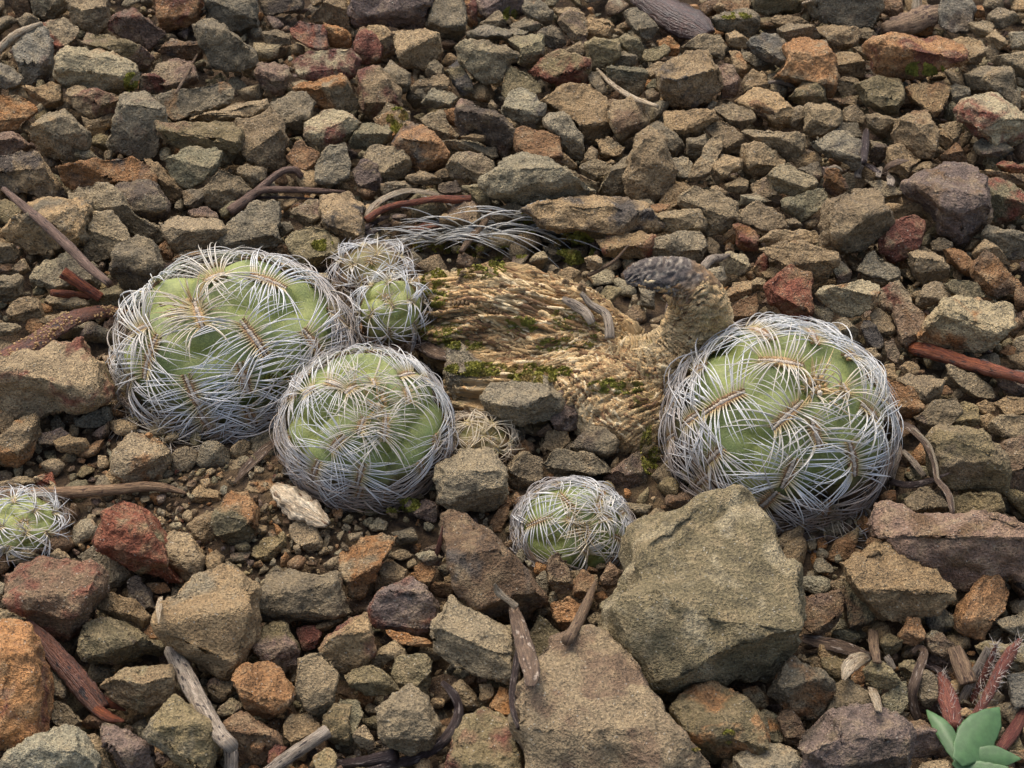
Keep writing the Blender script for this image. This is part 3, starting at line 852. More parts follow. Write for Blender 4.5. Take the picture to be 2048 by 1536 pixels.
def auto_label(s):
    c = (s['P'].min(0)+s['P'].max(0))/2; e = s['P'].max(0)-s['P'].min(0)
    A = s['area']; size = 'big' if A > 14000 else 'large' if A > 7500 else 'mid-sized' if A > 4200 else 'small' if A > 2200 else 'very small'
    q = s['P']-s['P'].mean(0); w_, _ = np.linalg.eigh(q.T@q); asp = math.sqrt(w_[1]/max(w_[0], 1))
    sh = 'long narrow' if asp > 2.3 else 'oblong' if asp > 1.5 else 'wedge-shaped' if len(s['P']) <= 5 else 'chunky'
    L = [ch for ch in s['code'] if ch != 'm']
    cw = CW[L[0]] + (' and '+CW[L[1]] if len(L) > 1 else '')
    i = min(range(len(LM)), key=lambda k: math.hypot(LM[k][0][0]-c[0], LM[k][0][1]-c[1]))
    j = sorted(range(len(LM)), key=lambda k: math.hypot(LM[k][0][0]-c[0], LM[k][0][1]-c[1]))[1]
    return f"{size} {cw} {sh} stone near {LM[i][1]}", f', towards {LM[j][1]}'
labs = [auto_label(s) for s in stones]
order = sorted(range(len(stones)), key=lambda i: -stones[i]['area'])
single = set(order[:300])
from collections import Counter
count = Counter(labs[i][0] for i in single)
for i in single:
    if not stones[i]['label']:
        lb = labs[i][0]+(labs[i][1] if count[labs[i][0]] > 1 else '')
        stones[i]['label'] = lb if len(lb.replace('-', ' ').split()) <= 16 else lb.replace(' towards the', ' by the').replace(' chunky', '').replace(' oblong', '').replace(' wedge-shaped', '')
        if len(stones[i]['label'].replace('-', ' ').split()) > 16: stones[i]['label'] = labs[i][0]
STV, STF, STC, STC2, STS, stn = [], [], [], [], [], 0       # what is left over goes into one mesh of gravel
def add_gravel(V, F, rng, code):
    global stn
    a, b_, am = tint(code, rng); n = len(V)
    STV.append(V); STF.append(F+stn); stn += n
    STC.append(np.tile((*a, am), (n, 1))); STC2.append(np.tile((*b_, 1), (n, 1))); STS.append(np.tile([rng.uniform(-9, 9) for _ in range(3)], (n, 1)))
for i, s in enumerate(stones):
    fine = 1.5 if s['area'] > 14000 else 1.2 if s['area'] > 6000 else 1.0
    C, V, F, size = build_stone(s['P'], 100+i, s['lift'], fine)
    rng = random.Random(5000+i); collide(V+C, F)
    if i in single:
        me = mesh_np('stone', V, F); stone_attrs(me, len(V), rng, s['code'])
        o = link('stone', me, M['stone'], loc=C)
        tag(o, s['label'], 'stone', 'stones of the gravel bed')
    else:
        add_gravel(V+C, F, rng, s['code'])

# ------------------------------------------------------------------ soil sheet reaching to the horizon
SOILB = [(*at(px, py, 0)[:2], w_, k_) for px, py, w_, k_ in ((1560, 880, .034, .8), (468, 740, .036, .9), (730, 900, .026, .9), (1143, 1080, .02, .8), (1300, 800, .03, .6))]
def soil_z(x, y):
    c = at(480, 1010, 0); g = math.exp(-(((x-c[0])/.05)**2+((y-c[1])/.035)**2))
    c2 = at(1080, 800, 0); g2 = math.exp(-(((x-c2[0])/.05)**2+((y-c2[1])/.05)**2))
    for (qx, qy, w_, k_) in SOILB:
        g += k_*math.exp(-((x-qx)**2+(y-qy)**2)/w_**2)
    return -.0105 + .0065*min(g, 1.15) + .003*g2 + .0018*noise.noise(Vector((x*45, y*45, 1.3))) + .0006*noise.noise(Vector((x*220, y*220, 5)))
xs = np.concatenate([[-250, -40, -8, -2, -.9], np.linspace(-.5, .5, 241), [.9, 2, 8, 40, 250]])
ys = np.concatenate([[-250, -40, -8, -2, -.8], np.linspace(-.40, .60, 241), [.9, 2, 8, 40, 250]])
V = np.array([(x, y, soil_z(x, y) if max(abs(x), abs(y)) < .95 else -.0105) for y in ys for x in xs])
nx, ny = len(xs), len(ys)
F = np.array([(j*nx+i, j*nx+i+1, (j+1)*nx+i+1, (j+1)*nx+i) for j in range(ny-1) for i in range(nx-1)])
collide(V, F)
tag(link('ground', mesh_np('ground', V, F), M['soil']), kind='structure')

# ------------------------------------------------------------------ gravel between and beyond the counted stones
rng = random.Random(11)
variants = []
for k in range(40):
    pts = []
    sc = (rng.uniform(.8, 1.25), rng.uniform(.7, 1.0), rng.uniform(.5, .85))
    for _ in range(rng.randint(9, 14)):
        v = Vector((rng.gauss(0, 1), rng.gauss(0, 1), rng.gauss(0, 1))).normalized()
        mx = max(abs(v.x), abs(v.y), abs(v.z)); v = v.lerp(v/mx, .35)
        pts.append(Vector((v.x*sc[0], v.y*sc[1], v.z*sc[2])))
    bm = hull_bm(pts); refine(bm, .42, 4, 1); roughen(bm, 1.6, 900+k, .9); Vf = bm_arrays(bm)
    bm = hull_bm(pts); bmesh.ops.triangulate(bm, faces=bm.faces[:]); Vc = bm_arrays(bm)
    variants.append((Vf, Vc))
def pebble(c, r, fine=True, code=None, solid=True):
    (V, F) = variants[rng.randrange(len(variants))][0 if fine else 1]
    e = __import__('mathutils').Euler((rng.gauss(0, .45), rng.gauss(0, .45), rng.uniform(0, 6.28))).to_matrix()
    V = V@np.array(e).T*r + c
    add_gravel(V, F, rng, code or rng.choice('gggttttllnnopw'))
    if fine and solid: collide(V, F)
S = 2                                            # occupancy picture at half size
mw, mh = int(W/S), int(H/S)
occ = np.zeros((mh, mw), bool)
def fill_poly(P, grow=1.0):
    c = P.mean(0); P = (c+(P-c)*grow)/S
    x0, x1 = max(0, int(P[:, 0].min())), min(mw-1, int(P[:, 0].max())+1); y0, y1 = max(0, int(P[:, 1].min())), min(mh-1, int(P[:, 1].max())+1)
    if x1 <= x0 or y1 <= y0: return
    X, Y = np.meshgrid(np.arange(x0, x1+1), np.arange(y0, y1+1)); ins = np.zeros(X.shape, bool)
    for (ax, ay), (bx, by) in zip(P, np.roll(P, -1, 0)):
        cnd = (ay > Y) != (by > Y)
        ins ^= cnd & (X < (bx-ax)*(Y-ay)/((by-ay) if by != ay else 1e-9)+ax)
    occ[y0:y1+1, x0:x1+1] |= ins
for s in stones: fill_poly(s['P'])
def ell(cx, cy, rx, ry): return np.array([(cx+rx*math.cos(a), cy+ry*math.sin(a)) for a in np.linspace(0, 6.28, 25)[:-1]])
for e in ((470, 690, 235, 180), (730, 850, 165, 160), (1560, 840, 215, 190), (1143, 1050, 112, 85), (785, 630, 50, 60), (1000, 650, 170, 120), (1180, 760, 120, 90), (1390, 650, 50, 80)): fill_poly(ell(*e))
def free_disc(px, py, r, tol):
    n = 0; tot = 0
    for rr in (0, .55, 1.0):
        for k in range(1 if rr == 0 else 10):
            a = k*.628; x, y = int((px+rr*r*math.cos(a))/S), int((py+rr*r*math.sin(a)*.8)/S)
            if 0 <= x < mw and 0 <= y < mh:
                tot += 1; n += occ[y, x]
    return tot == 0 or n <= tol*tot
for r, tries in ((34, 1500), (27, 3000), (21, 6000), (16, 9000), (12, 12000), (9, 14000), (6.5, 16000)):
    for _ in range(tries):
        px, py = rng.uniform(-20, W+20), rng.uniform(-20, H+20)
        soil_zone = math.exp(-(((px-480)/330)**2+((py-1010)/120)**2))
        if r > 12 and rng.random() < soil_zone*1.6: continue
        x, y = int(px/S), int(py/S)
        if 0 <= x < mw and 0 <= y < mh and occ[y, x]: continue
        if not free_disc(px, py, r, .24): continue
        rs = r*rng.uniform(1.05, 1.3)
        g_ = at(px, py, -.006); z = max(-.0070, soil_z(g_[0], g_[1])+.0008) + .25*rs*1.17e-4 + rng.uniform(-.0008, .0008)
        C = at(px, py, z); m = mpp(C)
        pebble(C, rs*m)
        fill_poly(ell(px, py, r*.95, r*.8))
# a lower layer under everything, and the bed going on around the view
cell = {}
def far_enough(x, y, r):
    k = (int(x//.012), int(y//.012))
    for i in (-1, 0, 1):
        for j in (-1, 0, 1):
            for (a, b_, q) in cell.get((k[0]+i, k[1]+j), ()):
                if math.hypot(a-x, b_-y) < (q+r)*.66: return False
    cell.setdefault(k, []).append((x, y, r)); return True
for _ in range(34000):
    x, y = rng.uniform(-.42, .42), rng.uniform(-.34, .52)
    px, py = proj((x, y, 0))[0]
    inside = -45 < px < W+45 and -40 < py < H+45
    r = min(.011, max(.0022, rng.lognormvariate(math.log(.0046), .42)))
    if inside: r = min(r, .0045)
    if not far_enough(x, y, r): continue
    if inside:
        sz = math.exp(-(((px-480)/330)**2+((py-1010)/120)**2))
        if rng.random() < sz*1.5: continue
        pebble(np.array((x, y, -.0105+.10*r)), r, False)
    else:
        near = -500 < px < W+500 and -400 < py < H+400
        pebble(np.array((x, y, -.0085+.45*r+rng.uniform(0, .0025))), r, near, solid=False)
# fine grit lying on the soil patch
for _ in range(2600):
    px, py = rng.gauss(500, 230), rng.gauss(1010, 85)
    if not (-20 < px < W and 840 < py < 1200): continue
    x, y = int(px/S), int(py/S)
    if 0 <= x < mw and 0 <= y < mh and occ[y, x]: continue
    C = at(px, py, -.005); r = rng.lognormvariate(math.log(.0006), .45)
    pebble(np.array((C[0], C[1], soil_z(C[0], C[1])+r*.4)), min(r, .0022), False, rng.choice('tttonlgro'))

# ------------------------------------------------------------------ cacti
def tubes(P, Rr, sides):
    n, k, _ = P.shape
    T = np.gradient(P, axis=1); T /= np.linalg.norm(T, axis=2, keepdims=True)+1e-12
    ref = np.where(np.abs(T[:, :, 2:3]) < .9, np.array([0, 0, 1.0]), np.array([1.0, 0, 0]))
    A = np.cross(T, ref); A /= np.linalg.norm(A, axis=2, keepdims=True)+1e-12; B = np.cross(T, A)
    th = np.arange(sides)*2*math.pi/sides
    V = P[:, :, None, :] + Rr[:, :, None, None]*(A[:, :, None, :]*np.cos(th)[None, None, :, None]+B[:, :, None, :]*np.sin(th)[None, None, :, None])
    i, j, s = np.meshgrid(np.arange(n), np.arange(k-1), np.arange(sides), indexing='ij')
    a = (i*k+j)*sides+s; b_ = (i*k+j)*sides+(s+1) % sides
    F = np.stack([a, b_, b_+sides, a+sides], -1).reshape(-1, 4)
    return V.reshape(-1, 3), F
ico = None
def ico_unit():
    global ico
    if ico is None:
        bm = bmesh.new(); bmesh.ops.create_icosphere(bm, subdivisions=1, radius=1); bmesh.ops.triangulate(bm, faces=bm.faces[:]); ico = bm_arrays(bm)
    return ico
def nrm(v): v = np.asarray(v, float); return v/(np.linalg.norm(v)+1e-12)
def crown_blobs(C, a, e1, e2, S3, Rw, bump, rg, base, root, dead):
    iv, if_ = ico_unit(); av, af, ac = [], [], []; cnt = 0
    for k in range(34):
        q, ph = .13*math.sqrt(rg.rand()), rg.uniform(0, 6.28); d = nrm(a+q*(e1*math.cos(ph)+e2*math.sin(ph)))
        av.append(C+(iv*rg.uniform(.016, .034)*np.array([1, 1, 1.6])+d*(1-bump*.25+.05+rg.uniform(-.02, .05)))*S3*Rw); af.append(if_+cnt); cnt += len(iv)
        c = np.array(srgb(196, 166, 118) if rg.rand() < .6 else srgb(222, 212, 192))*rg.uniform(.7, 1.05); ac.append(np.tile((*c, 1), (len(iv), 1)))
    PP, RR, CC = [], [], []; tt = np.linspace(0, 1, 7)
    for k in range(46):
        q, ph = .16*math.sqrt(rg.rand()), rg.uniform(0, 6.28); o_ = e1*math.cos(ph)+e2*math.sin(ph); d = nrm(a+q*o_); L = rg.uniform(.14, .34); sp_ = rg.uniform(.2, 1.3)
        p0 = d*(1-bump*.2); PP.append([C+(p0+d*L*t+o_*L*sp_*t**1.6-d*L*.35*sp_*t*t)*S3*Rw for t in tt]); RR.append(Rw*.0125*rg.uniform(.7, 1.1)*np.array([1, 1, .92, .8, .64, .42, .08]))
        c = np.array(srgb(204, 178, 128) if rg.rand() < .6 else srgb(214, 206, 184))*rg.uniform(.75, 1.05); CC.append(np.tile((*c, 1), (28, 1)))
    V, F = tubes(np.array(PP), np.array(RR), 4); sm = mesh_np('crown_spines', V-base, F); attr(sm, 'col', np.concatenate(CC)); attr(sm, 'root', np.concatenate(CC)*np.array([.75, .66, .5, 1])); attr(sm, 't', np.tile(np.repeat(tt, 4), len(PP)), 'FLOAT')
    tag(link('crown_spines', sm, M['spine'], root), kind='stuff')
    me = mesh_np('crown_wool', np.concatenate(av)-base, np.concatenate(af)); attr(me, 'col', np.concatenate(ac)); link('crown_wool', me, M['areole'], root)
def cactus(name, label, cx, cy, Rpx, z, apex, sc, areoles, mat, seed, spl=.49, nsp=14, total=44, thmax=1.95, srad=.0088, dead=0.0, group='cactus heads', white=srgb(214, 215, 212), crown=srgb(206, 184, 132), bump=.23, wild=0.0, aw=1.0, skirt=False):
    rg = np.random.RandomState(seed)
    C = at(cx, cy, z); m = mpp(C); Rw = Rpx*m; S3 = np.array(sc)
    ox, oy = apex; a = nrm(RT*ox+UPC*oy+TC*math.sqrt(max(.05, 1-ox*ox-oy*oy)))
    e1 = nrm(np.cross(a, [0, 1, .2])); e2 = np.cross(a, e1)
    def onbody(px, py):
        o = (CAM-C)/S3/Rw; d = pray(px, py)/S3/Rw
        A_, B_, C_ = d@d, 2*o@d, o@o-1; D = B_*B_-4*A_*C_
        t = (-B_-math.sqrt(D))/(2*A_) if D > 0 else -B_/(2*A_)
        return nrm(o+d*t)
    ar = []                                       # (unit direction, towards-apex tangent, angular length)
    for (x0, y0, x1, y1) in areoles:
        u0, u1 = onbody(x0, y0), onbody(x1, y1); u = nrm(u0+u1); mm = u0-u1; mm = nrm(mm-(mm@u)*u)
        ar.append((u, mm, max(.16, math.acos(np.clip(u0@u1, -1, 1)))))
    sp = math.sqrt(4*math.pi/total)*.80
    for k in range(total):
        ct = 1-2*(k+.6)/total; th = math.acos(ct)
        if th > thmax: break
        ph = k*2.39996+seed; u = nrm(a*ct+math.sin(th)*(e1*math.cos(ph)+e2*math.sin(ph)))
        near = sp*(.50 if th < .6 else .86 if th < 1.05 else .66)
        if any(math.acos(np.clip(u@q[0], -1, 1)) < near for q in ar): continue
        mm = a-(a@u)*u; ar.append((u, nrm(mm+rg.normal(0, .12, 3)), .30*min(1, .25+th/.75)))
    U = np.array([q[0] for q in ar])
    if skirt:                                     # crowded old areoles low on the body
        for th, cnt in ((1.28, 15), (1.50, 17), (1.72, 15)):
            for k in range(cnt):
                ph = (k+rg.uniform(-.25, .25))*2*math.pi/cnt+th*9; u = nrm(a*math.cos(th)+math.sin(th)*(e1*math.cos(ph)+e2*math.sin(ph)))
                if any(math.acos(np.clip(u@q[0], -1, 1)) < .26 for q in ar): continue
                mm = a-(a@u)*u; ar.append((u, nrm(mm+rg.normal(0, .15, 3)), .22))
    base = C-np.array([0, 0, Rw*S3[2]*.8]); root = empty(name, base)
    # body: a sphere swollen under every areole
    nu, nv = 132, 84
    th = np.linspace(0.0001, math.pi, nv); ph = np.linspace(0, 2*math.pi, nu, endpoint=False)
    D = (np.cos(th)[:, None, None]*a + np.sin(th)[:, None, None]*(np.cos(ph)[None, :, None]*e1+np.sin(ph)[None, :, None]*e2)).reshape(-1, 3)
    ang = np.arccos(np.clip(D@U.T, -1, 1)); w = .40*math.sqrt(44/total)
    prof = np.clip(1-(ang/w)**2, 0, 1)
    hb = np.sqrt(prof).max(1); hb = .8*hb+.2*np.minimum(1, (prof**2).sum(1))
    lat = D@a
    rr = 1-bump*.55+bump*hb - .05*np.exp(-((1-lat)/.06)**2)
    V = C+D*rr[:, None]*S3*Rw
    j, i = np.meshgrid(np.arange(nv-1), np.arange(nu), indexing='ij')
    F = np.stack([j*nu+i, (j+1)*nu+i, (j+1)*nu+(i+1) % nu, j*nu+(i+1) % nu], -1).reshape(-1, 4)
    me = mesh_np('body', V-base, F); attr(me, 'lat', D[:, 2]*.6+lat*.4-dead, 'FLOAT'); attr(me, 'groove', hb, 'FLOAT')
    link('body', me, mat, root); collide(V, F)
    iv, if_ = ico_unit()
    crown_blobs(C, a, e1, e2, S3, Rw, bump, rg, base, root, dead)
    brown, wool, tan = np.array(srgb(136, 106, 74)), np.array(srgb(198, 184, 164)), np.array(srgb(190, 160, 114))
    KP = 9; tt = np.linspace(0, 1, KP)
    for (u, mm, La) in ar:
        thA = math.acos(np.clip(u@a, -1, 1)); s_ = np.cross(u, mm)
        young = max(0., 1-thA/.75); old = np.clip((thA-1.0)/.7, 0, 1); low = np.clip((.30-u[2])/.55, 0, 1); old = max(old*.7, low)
        nn = max(5, int(nsp*min(1.25, .45+La/.42)))
        # areole: two rows of knobby spine bases with wool between
        av, af, ac = [], [], []; cnt = 0
        for f in np.linspace(-.5, .5, nn):
            for sd_ in (-1, 0, 1):
                pd = nrm(u+mm*f*La+s_*sd_*.034); r_ = (.025 if sd_ else .023)*(.75+.5*rg.rand())*(1.25-abs(f))*aw
                q = iv*np.array([r_]*3)+pd*(1+bump*.45+.010+(.008 if sd_ == 0 else 0))
                av.append(C+q*S3*Rw); af.append(if_+cnt); cnt += len(iv)
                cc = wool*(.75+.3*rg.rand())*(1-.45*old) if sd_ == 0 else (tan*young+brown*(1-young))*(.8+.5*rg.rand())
                ac.append(np.tile((*cc, 1), (len(iv), 1)))
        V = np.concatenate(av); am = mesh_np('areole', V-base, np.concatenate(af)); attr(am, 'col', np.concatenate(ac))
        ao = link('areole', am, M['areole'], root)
        # spines: a comb on each side, hugging the body
        PP, RR, CC, RC = [], [], [], []
        for sd_ in (-1, 1):
            for f in np.linspace(-.5, .5, nn):
                for rep in range(1 if rg.rand() > .12 else 2):
                    pd = nrm(u+mm*f*La*1.0+s_*sd_*.03)
                    fan = f*(1.15+.9*young)+rg.normal(0, .10); kap = rg.normal(.22, .16)
                    L = spl*rg.uniform(.70, 1.12)*(1-.35*young)
                    lift = rg.uniform(.04, .18)*(1-.55*old)+.26*young*rg.rand() + (.45*rg.rand() if rg.rand() < .08+.2*young else 0)
                    tipl = (rg.uniform(0, .34)+.55*young*rg.rand())*(1-.5*old); lift += wild*rg.rand()*.5; tipl += wild*rg.rand(); fan += wild*rg.normal(0, .5); L *= 1-.35*wild*rg.rand()
                    side = nrm(np.cross(pd, mm))*sd_; mer = nrm(mm-(mm@pd)*pd)
                    an = fan-kap*tt; dv = np.cos(an)[:, None]*side+np.sin(an)[:, None]*mer
                    al = L*tt
                    ray_ = np.cos(al)[:, None]*pd+np.sin(al)[:, None]*dv
                    hh = 1+bump*.5+.012+lift*tt-(lift-tipl*.4)*tt**2+.03*np.sin(tt*3.1)
                    PP.append(C+ray_*hh[:, None]*S3*Rw)
                    RR.append(srad*Rw*rg.uniform(.75, 1.15)*np.array([1, 1, .97, .90, .80, .67, .50, .30, .05]))
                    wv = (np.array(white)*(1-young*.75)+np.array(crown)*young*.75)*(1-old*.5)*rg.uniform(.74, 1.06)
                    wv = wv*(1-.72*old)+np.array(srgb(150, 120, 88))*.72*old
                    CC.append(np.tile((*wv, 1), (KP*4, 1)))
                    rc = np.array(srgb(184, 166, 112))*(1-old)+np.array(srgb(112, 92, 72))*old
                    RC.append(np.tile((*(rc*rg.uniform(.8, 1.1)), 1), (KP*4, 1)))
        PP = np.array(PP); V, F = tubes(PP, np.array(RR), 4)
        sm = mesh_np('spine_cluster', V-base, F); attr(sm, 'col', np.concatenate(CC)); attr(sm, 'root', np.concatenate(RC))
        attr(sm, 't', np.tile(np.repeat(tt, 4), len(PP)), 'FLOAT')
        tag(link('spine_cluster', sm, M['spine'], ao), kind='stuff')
    tag(root, label, 'cactus', group)
    return root
def zz(ox, oy, sc, L): return [tuple(((v/sc)+(ox if i % 2 == 0 else oy)) for i, v in enumerate(q)) for q in L]
cactus('cactus', 'largest round green cactus with a straw-yellow crown beside the curled dry stem', 1555, 864, 195, .003, (.28, .48), (1.02, .98, .97),
       zz(1300, 620, 3.0115, [(590, 520, 370, 640), (900, 570, 740, 720), (860, 880, 790, 1030), (1150, 790, 1180, 970), (900, 380, 670, 350), (740, 240, 600, 180), (975, 260, 930, 110), (1130, 330, 1230, 300),
                              (1220, 590, 1310, 680), (380, 380, 310, 420), (470, 820, 390, 900), (520, 1080, 440, 1150), (1250, 1050, 1270, 1130)]), M['cactus'], 3, skirt=True)
cactus('cactus', 'round green cactus with a pale yellow spiny crown beside a chunky grey block', 729, 862, 148, .007, (.22, .44), (1.0, 1.0, .93),
       zz(540, 680, 5.689, [(1000, 570, 880, 650), (1290, 850, 1270, 1140), (870, 1080, 730, 1240), (1790, 1080, 1800, 1250), (1490, 600, 1520, 740), (1430, 480, 1580, 450), (1190, 230, 1130, 90), (900, 200, 740, 190), (570, 590, 460, 680), (300, 1080, 270, 1240), (1400, 210, 1520, 140)]),
       M['cactus'], 5, skirt=True, spl=.54, nsp=14)
cactus('cactus', 'broad low green cactus with ridged brown comb areoles beside the flat dark pod', 472, 716, 194, .001, (-.32, .52), (1.08, .95, .92),
       zz(210, 480, 3.49, [(430, 680, 350, 950), (660, 480, 710, 640), (940, 590, 1100, 810), (1000, 310, 1220, 390), (1380, 350, 1540, 400), (600, 930, 710, 1150), (1330, 650, 1440, 810), (400, 340, 290, 360), (1010, 190, 1150, 120)]),
       M['cactus'], 8, skirt=True, spl=.50, nsp=15, srad=.0092, dead=.02)
cactus('cactus', 'small pale green cactus with white woolly areoles in front of the others', 1143, 1062, 108, -.002, (.16, .10), (1.0, .86, .86),
       zz(1000, 930, 6.143, [(950, 620, 730, 380), (1190, 480, 1240, 340), (1050, 720, 1090, 980), (660, 650, 370, 760), (1350, 860, 1500, 960), (1190, 670, 1330, 650)]),
       M['cactus'], 12, skirt=True, spl=.58, nsp=10, total=34, srad=.0135, dead=-.06, bump=.14)
cactus('cactus', 'small grey-spined yellowish cactus head squeezed behind the round cactus', 783, 630, 62, .008, (-.1, .4), (.95, 1, 1.15), [], M['cactus_yellow'], 21, spl=.85, nsp=7, total=24, srad=.022, group='small withered cactus heads', wild=1.15)
cactus('cactus', 'tangled grey spines of a withered head at the end of the dry stem', 745, 545, 58, .004, (0, .5), (1.1, 1, .8), [], M['cactus_dead'], 23, spl=.95, nsp=7, total=22, srad=.021, group='small withered cactus heads', wild=1.15)
cactus('cactus', 'little dried cactus offset with straw-coloured spines beside a chunky grey block', 955, 885, 52, .001, (.4, .3), (1.15, 1, .8), [], M['cactus_dead'], 25, spl=.95, nsp=9, total=26, srad=.024, group='small withered cactus heads', wild=1.15, white=srgb(214, 200, 172))
cactus('cactus', 'small white-spined cactus head half buried below the long tan twig', 38, 1052, 66, -.002, (.3, .3), (1.1, 1, .75), [], M['cactus_yellow'], 27, spl=.8, nsp=8, total=26, srad=.022, group='small withered cactus heads', wild=1.15)
cactus('cactus', 'brown withered spiny skirt on soil below the broad cactus', 415, 838, 100, -.006, (.1, .3), (1.4, 1, .5), [], M['cactus_dead'], 31, spl=.8, nsp=9, total=30, srad=.014, group='small withered cactus heads', wild=1.15, white=srgb(176, 166, 150), dead=.5)
cactus('cactus', 'withered offset darkened like a shaded hollow, with grey spines hanging under the largest cactus', 1630, 1050, 66, -.009, (.1, .2), (1.25, 1, .75), [], M['cactus_dead'], 29, spl=.8, nsp=7, total=26, srad=.018, group='small withered cactus heads', wild=1.15, white=srgb(170, 166, 162), dead=.5)  # dark body colour stands in for the shade of the hollow here

# ------------------------------------------------------------------ the dry, fibrous old stem with its curled end
def smooth_path(P, n):
    P = np.array(P, float); k = len(P); out = []
    Q = np.concatenate([[2*P[0]-P[1]], P, [2*P[-1]-P[-2]]])
    for t in np.linspace(0, k-1-1e-6, n):
        i = int(t); f = t-i; a, b_, c, d = Q[i], Q[i+1], Q[i+2], Q[i+3]
        out.append(.5*((2*b_)+(c-a)*f+(2*a-5*b_+4*c-d)*f*f+(3*b_-a-3*c+d)*f**3))
    return np.array(out)
def sweep(name, pts, n, sides, fib, parent, base, flat=1.0, trans=False, amp=1.0, mat='wood'):
    P = np.array([np.append(at(x, y, z), r*1.17e-4) for (x, y, z, r) in pts]); P = smooth_path(P, n)
    X, Rr = P[:, :3], P[:, 3]; T = np.gradient(X, axis=0); T /= np.linalg.norm(T, axis=1, keepdims=True)
    ref = nrm(TC+.2*UPC); A = np.cross(T, ref); A /= np.linalg.norm(A, axis=1, keepdims=True); B = np.cross(A, T)
    arc = np.concatenate([[0], np.cumsum(np.linalg.norm(np.diff(X, axis=0), axis=1))])
    th = np.tile(np.arange(sides)*2*math.pi/sides, n); I = np.repeat(np.arange(n), sides)
    dirv = A[I]*np.cos(th)[:, None]+B[I]*np.sin(th)[:, None]*flat
    q = X[I]+dirv*Rr[I][:, None]; w = vnoise(q*55+40)*1.2; ar_ = arc[I]
    if trans: c = np.stack([ar_*760+w*1.8+1.2*np.sin(th*2), np.cos(th)*2.2, np.sin(th)*2.2], 1)
    else: c = np.stack([ar_*85, np.cos(th+w*.30)*7.5*fib+w, np.sin(th+w*.30)*7.5*fib], 1)
    cm = np.stack([ar_*48, np.cos(th+w*.2)*4.2+w*.5, np.sin(th+w*.2)*4.2], 1)
    c = c+60; cm = cm+90
    r1 = 1-abs(vnoise(c))*2.0; r2 = 1-abs(vnoise(c*2.3+7))*2.0; rm = 1-abs(vnoise(cm))*2.2
    big = vnoise(q*90+20); rg_ = .62*r1+.38*r2
    hgt = (.0016*rg_+.0022*big+(.0004 if trans else .0026)*(rm-.4)-.0012*np.sqrt(np.maximum(0, .25-r1)))*amp
    V = q+dirv*hgt[:, None]; UVv = c.tolist(); RG = (.5+.5*(rg_*.7+rm*.3)).tolist()
    jj, ii = np.meshgrid(np.arange(n-1), np.arange(sides), indexing='ij')
    F = np.stack([jj*sides+ii, jj*sides+(ii+1) % sides, (jj+1)*sides+(ii+1) % sides, (jj+1)*sides+ii], -1).reshape(-1, 4)
    # close both ends with a fan ring
    e0, e1_ = V[:sides].mean(0), V[-sides:].mean(0); V = np.concatenate([V, [e0, e1_]]); k0, k1 = len(V)-2, len(V)-1
    UVv += [UVv[0], UVv[-1]]; RG += [.4, .2]
    cap = [(k0, (s+1) % sides, s, s) for s in range(sides)]; L = (n-1)*sides
    me = bpy.data.meshes.new(name)
    faces = [tuple(f) for f in F]+[(k0, (s+1) % sides, s) for s in range(sides)]+[(k1, L+s, L+(s+1) % sides) for s in range(sides)]
    me.from_pydata([tuple(v-base) for v in V], [], faces); me.polygons.foreach_set('use_smooth', np.ones(len(faces), bool))
    attr(me, 'strand', np.array([tuple(c) for c in UVv]), 'FLOAT_VECTOR'); attr(me, 'ridge', np.array(RG), 'FLOAT')
    collide(V, F)
    return link(name, me, M[mat], parent)
sb = at(1080, 720, -.008); stem_f0 = sum(len(f) for f in BF)
st = empty('dry_cactus_stem', sb)
tag(st, 'dead fibrous tan cactus stem curling up at its charred broken end', 'dead stem')
sweep('stem', [(815, 650, -.001, 26), (850, 640, .000, 58), (920, 642, .002, 90), (1010, 655, .003, 106), (1110, 675, .003, 100), (1190, 705, .003, 84), (1250, 738, .002, 64)], 200, 360, 2.7, st, sb, amp=1.2)
sweep('curled_end', [(1215, 755, .004, 74), (1300, 750, .006, 72), (1365, 716, .011, 66), (1396, 665, .018, 58), (1404, 622, .025, 52), (1392, 590, .030, 45), (1368, 572, .033, 36)], 190, 110, 1.0, st, sb, trans=True, amp=.8)
sweep('root', [(1120, 735, .000, 70), (1190, 780, .001, 92), (1265, 825, .000, 92), (1320, 880, -.004, 70), (1345, 925, -.008, 50)], 130, 130, 1.0, st, sb, trans=True, amp=1.0)
sweep('root', [(905, 790, -.006, 55), (980, 800, -.005, 92), (1070, 805, -.006, 98), (1150, 800, -.006, 80)], 110, 200, 2.0, st, sb, amp=1.0)
br = sweep('broken_rim', [(1404, 612, .0268, 42), (1396, 584, .0318, 42), (1366, 560, .0352, 38), (1326, 550, .0368, 31), (1290, 549, .0366, 25), (1262, 554, .0360, 18), (1250, 558, .0356, 12)], 110, 80, 1.0, st, sb, flat=.55, trans=True, amp=.7, mat='areole')
Vb = np.array([v.co[:] for v in br.data.vertices]); f_ = np.clip(np.arange(len(Vb))/len(Vb)*3.2-.25+vnoise(Vb*260+30)*.9, 0, 1)[:, None]; nz = vnoise(Vb*520+80)[:, None]
cb_ = np.array(srgb(168, 134, 92))*(1-f_)+(np.array(srgb(84, 76, 70))+(np.array(srgb(150, 140, 124))-np.array(srgb(84, 76, 70)))*np.clip(vnoise(Vb*900+15)*1.6, 0, 1)[:, None])*f_
attr(br.data, 'col', np.concatenate([cb_*(1+.4*nz), np.ones((len(Vb), 1))], 1)); tag(br, 'charred grey-black broken rim'); stem_f1 = sum(len(f) for f in BF)
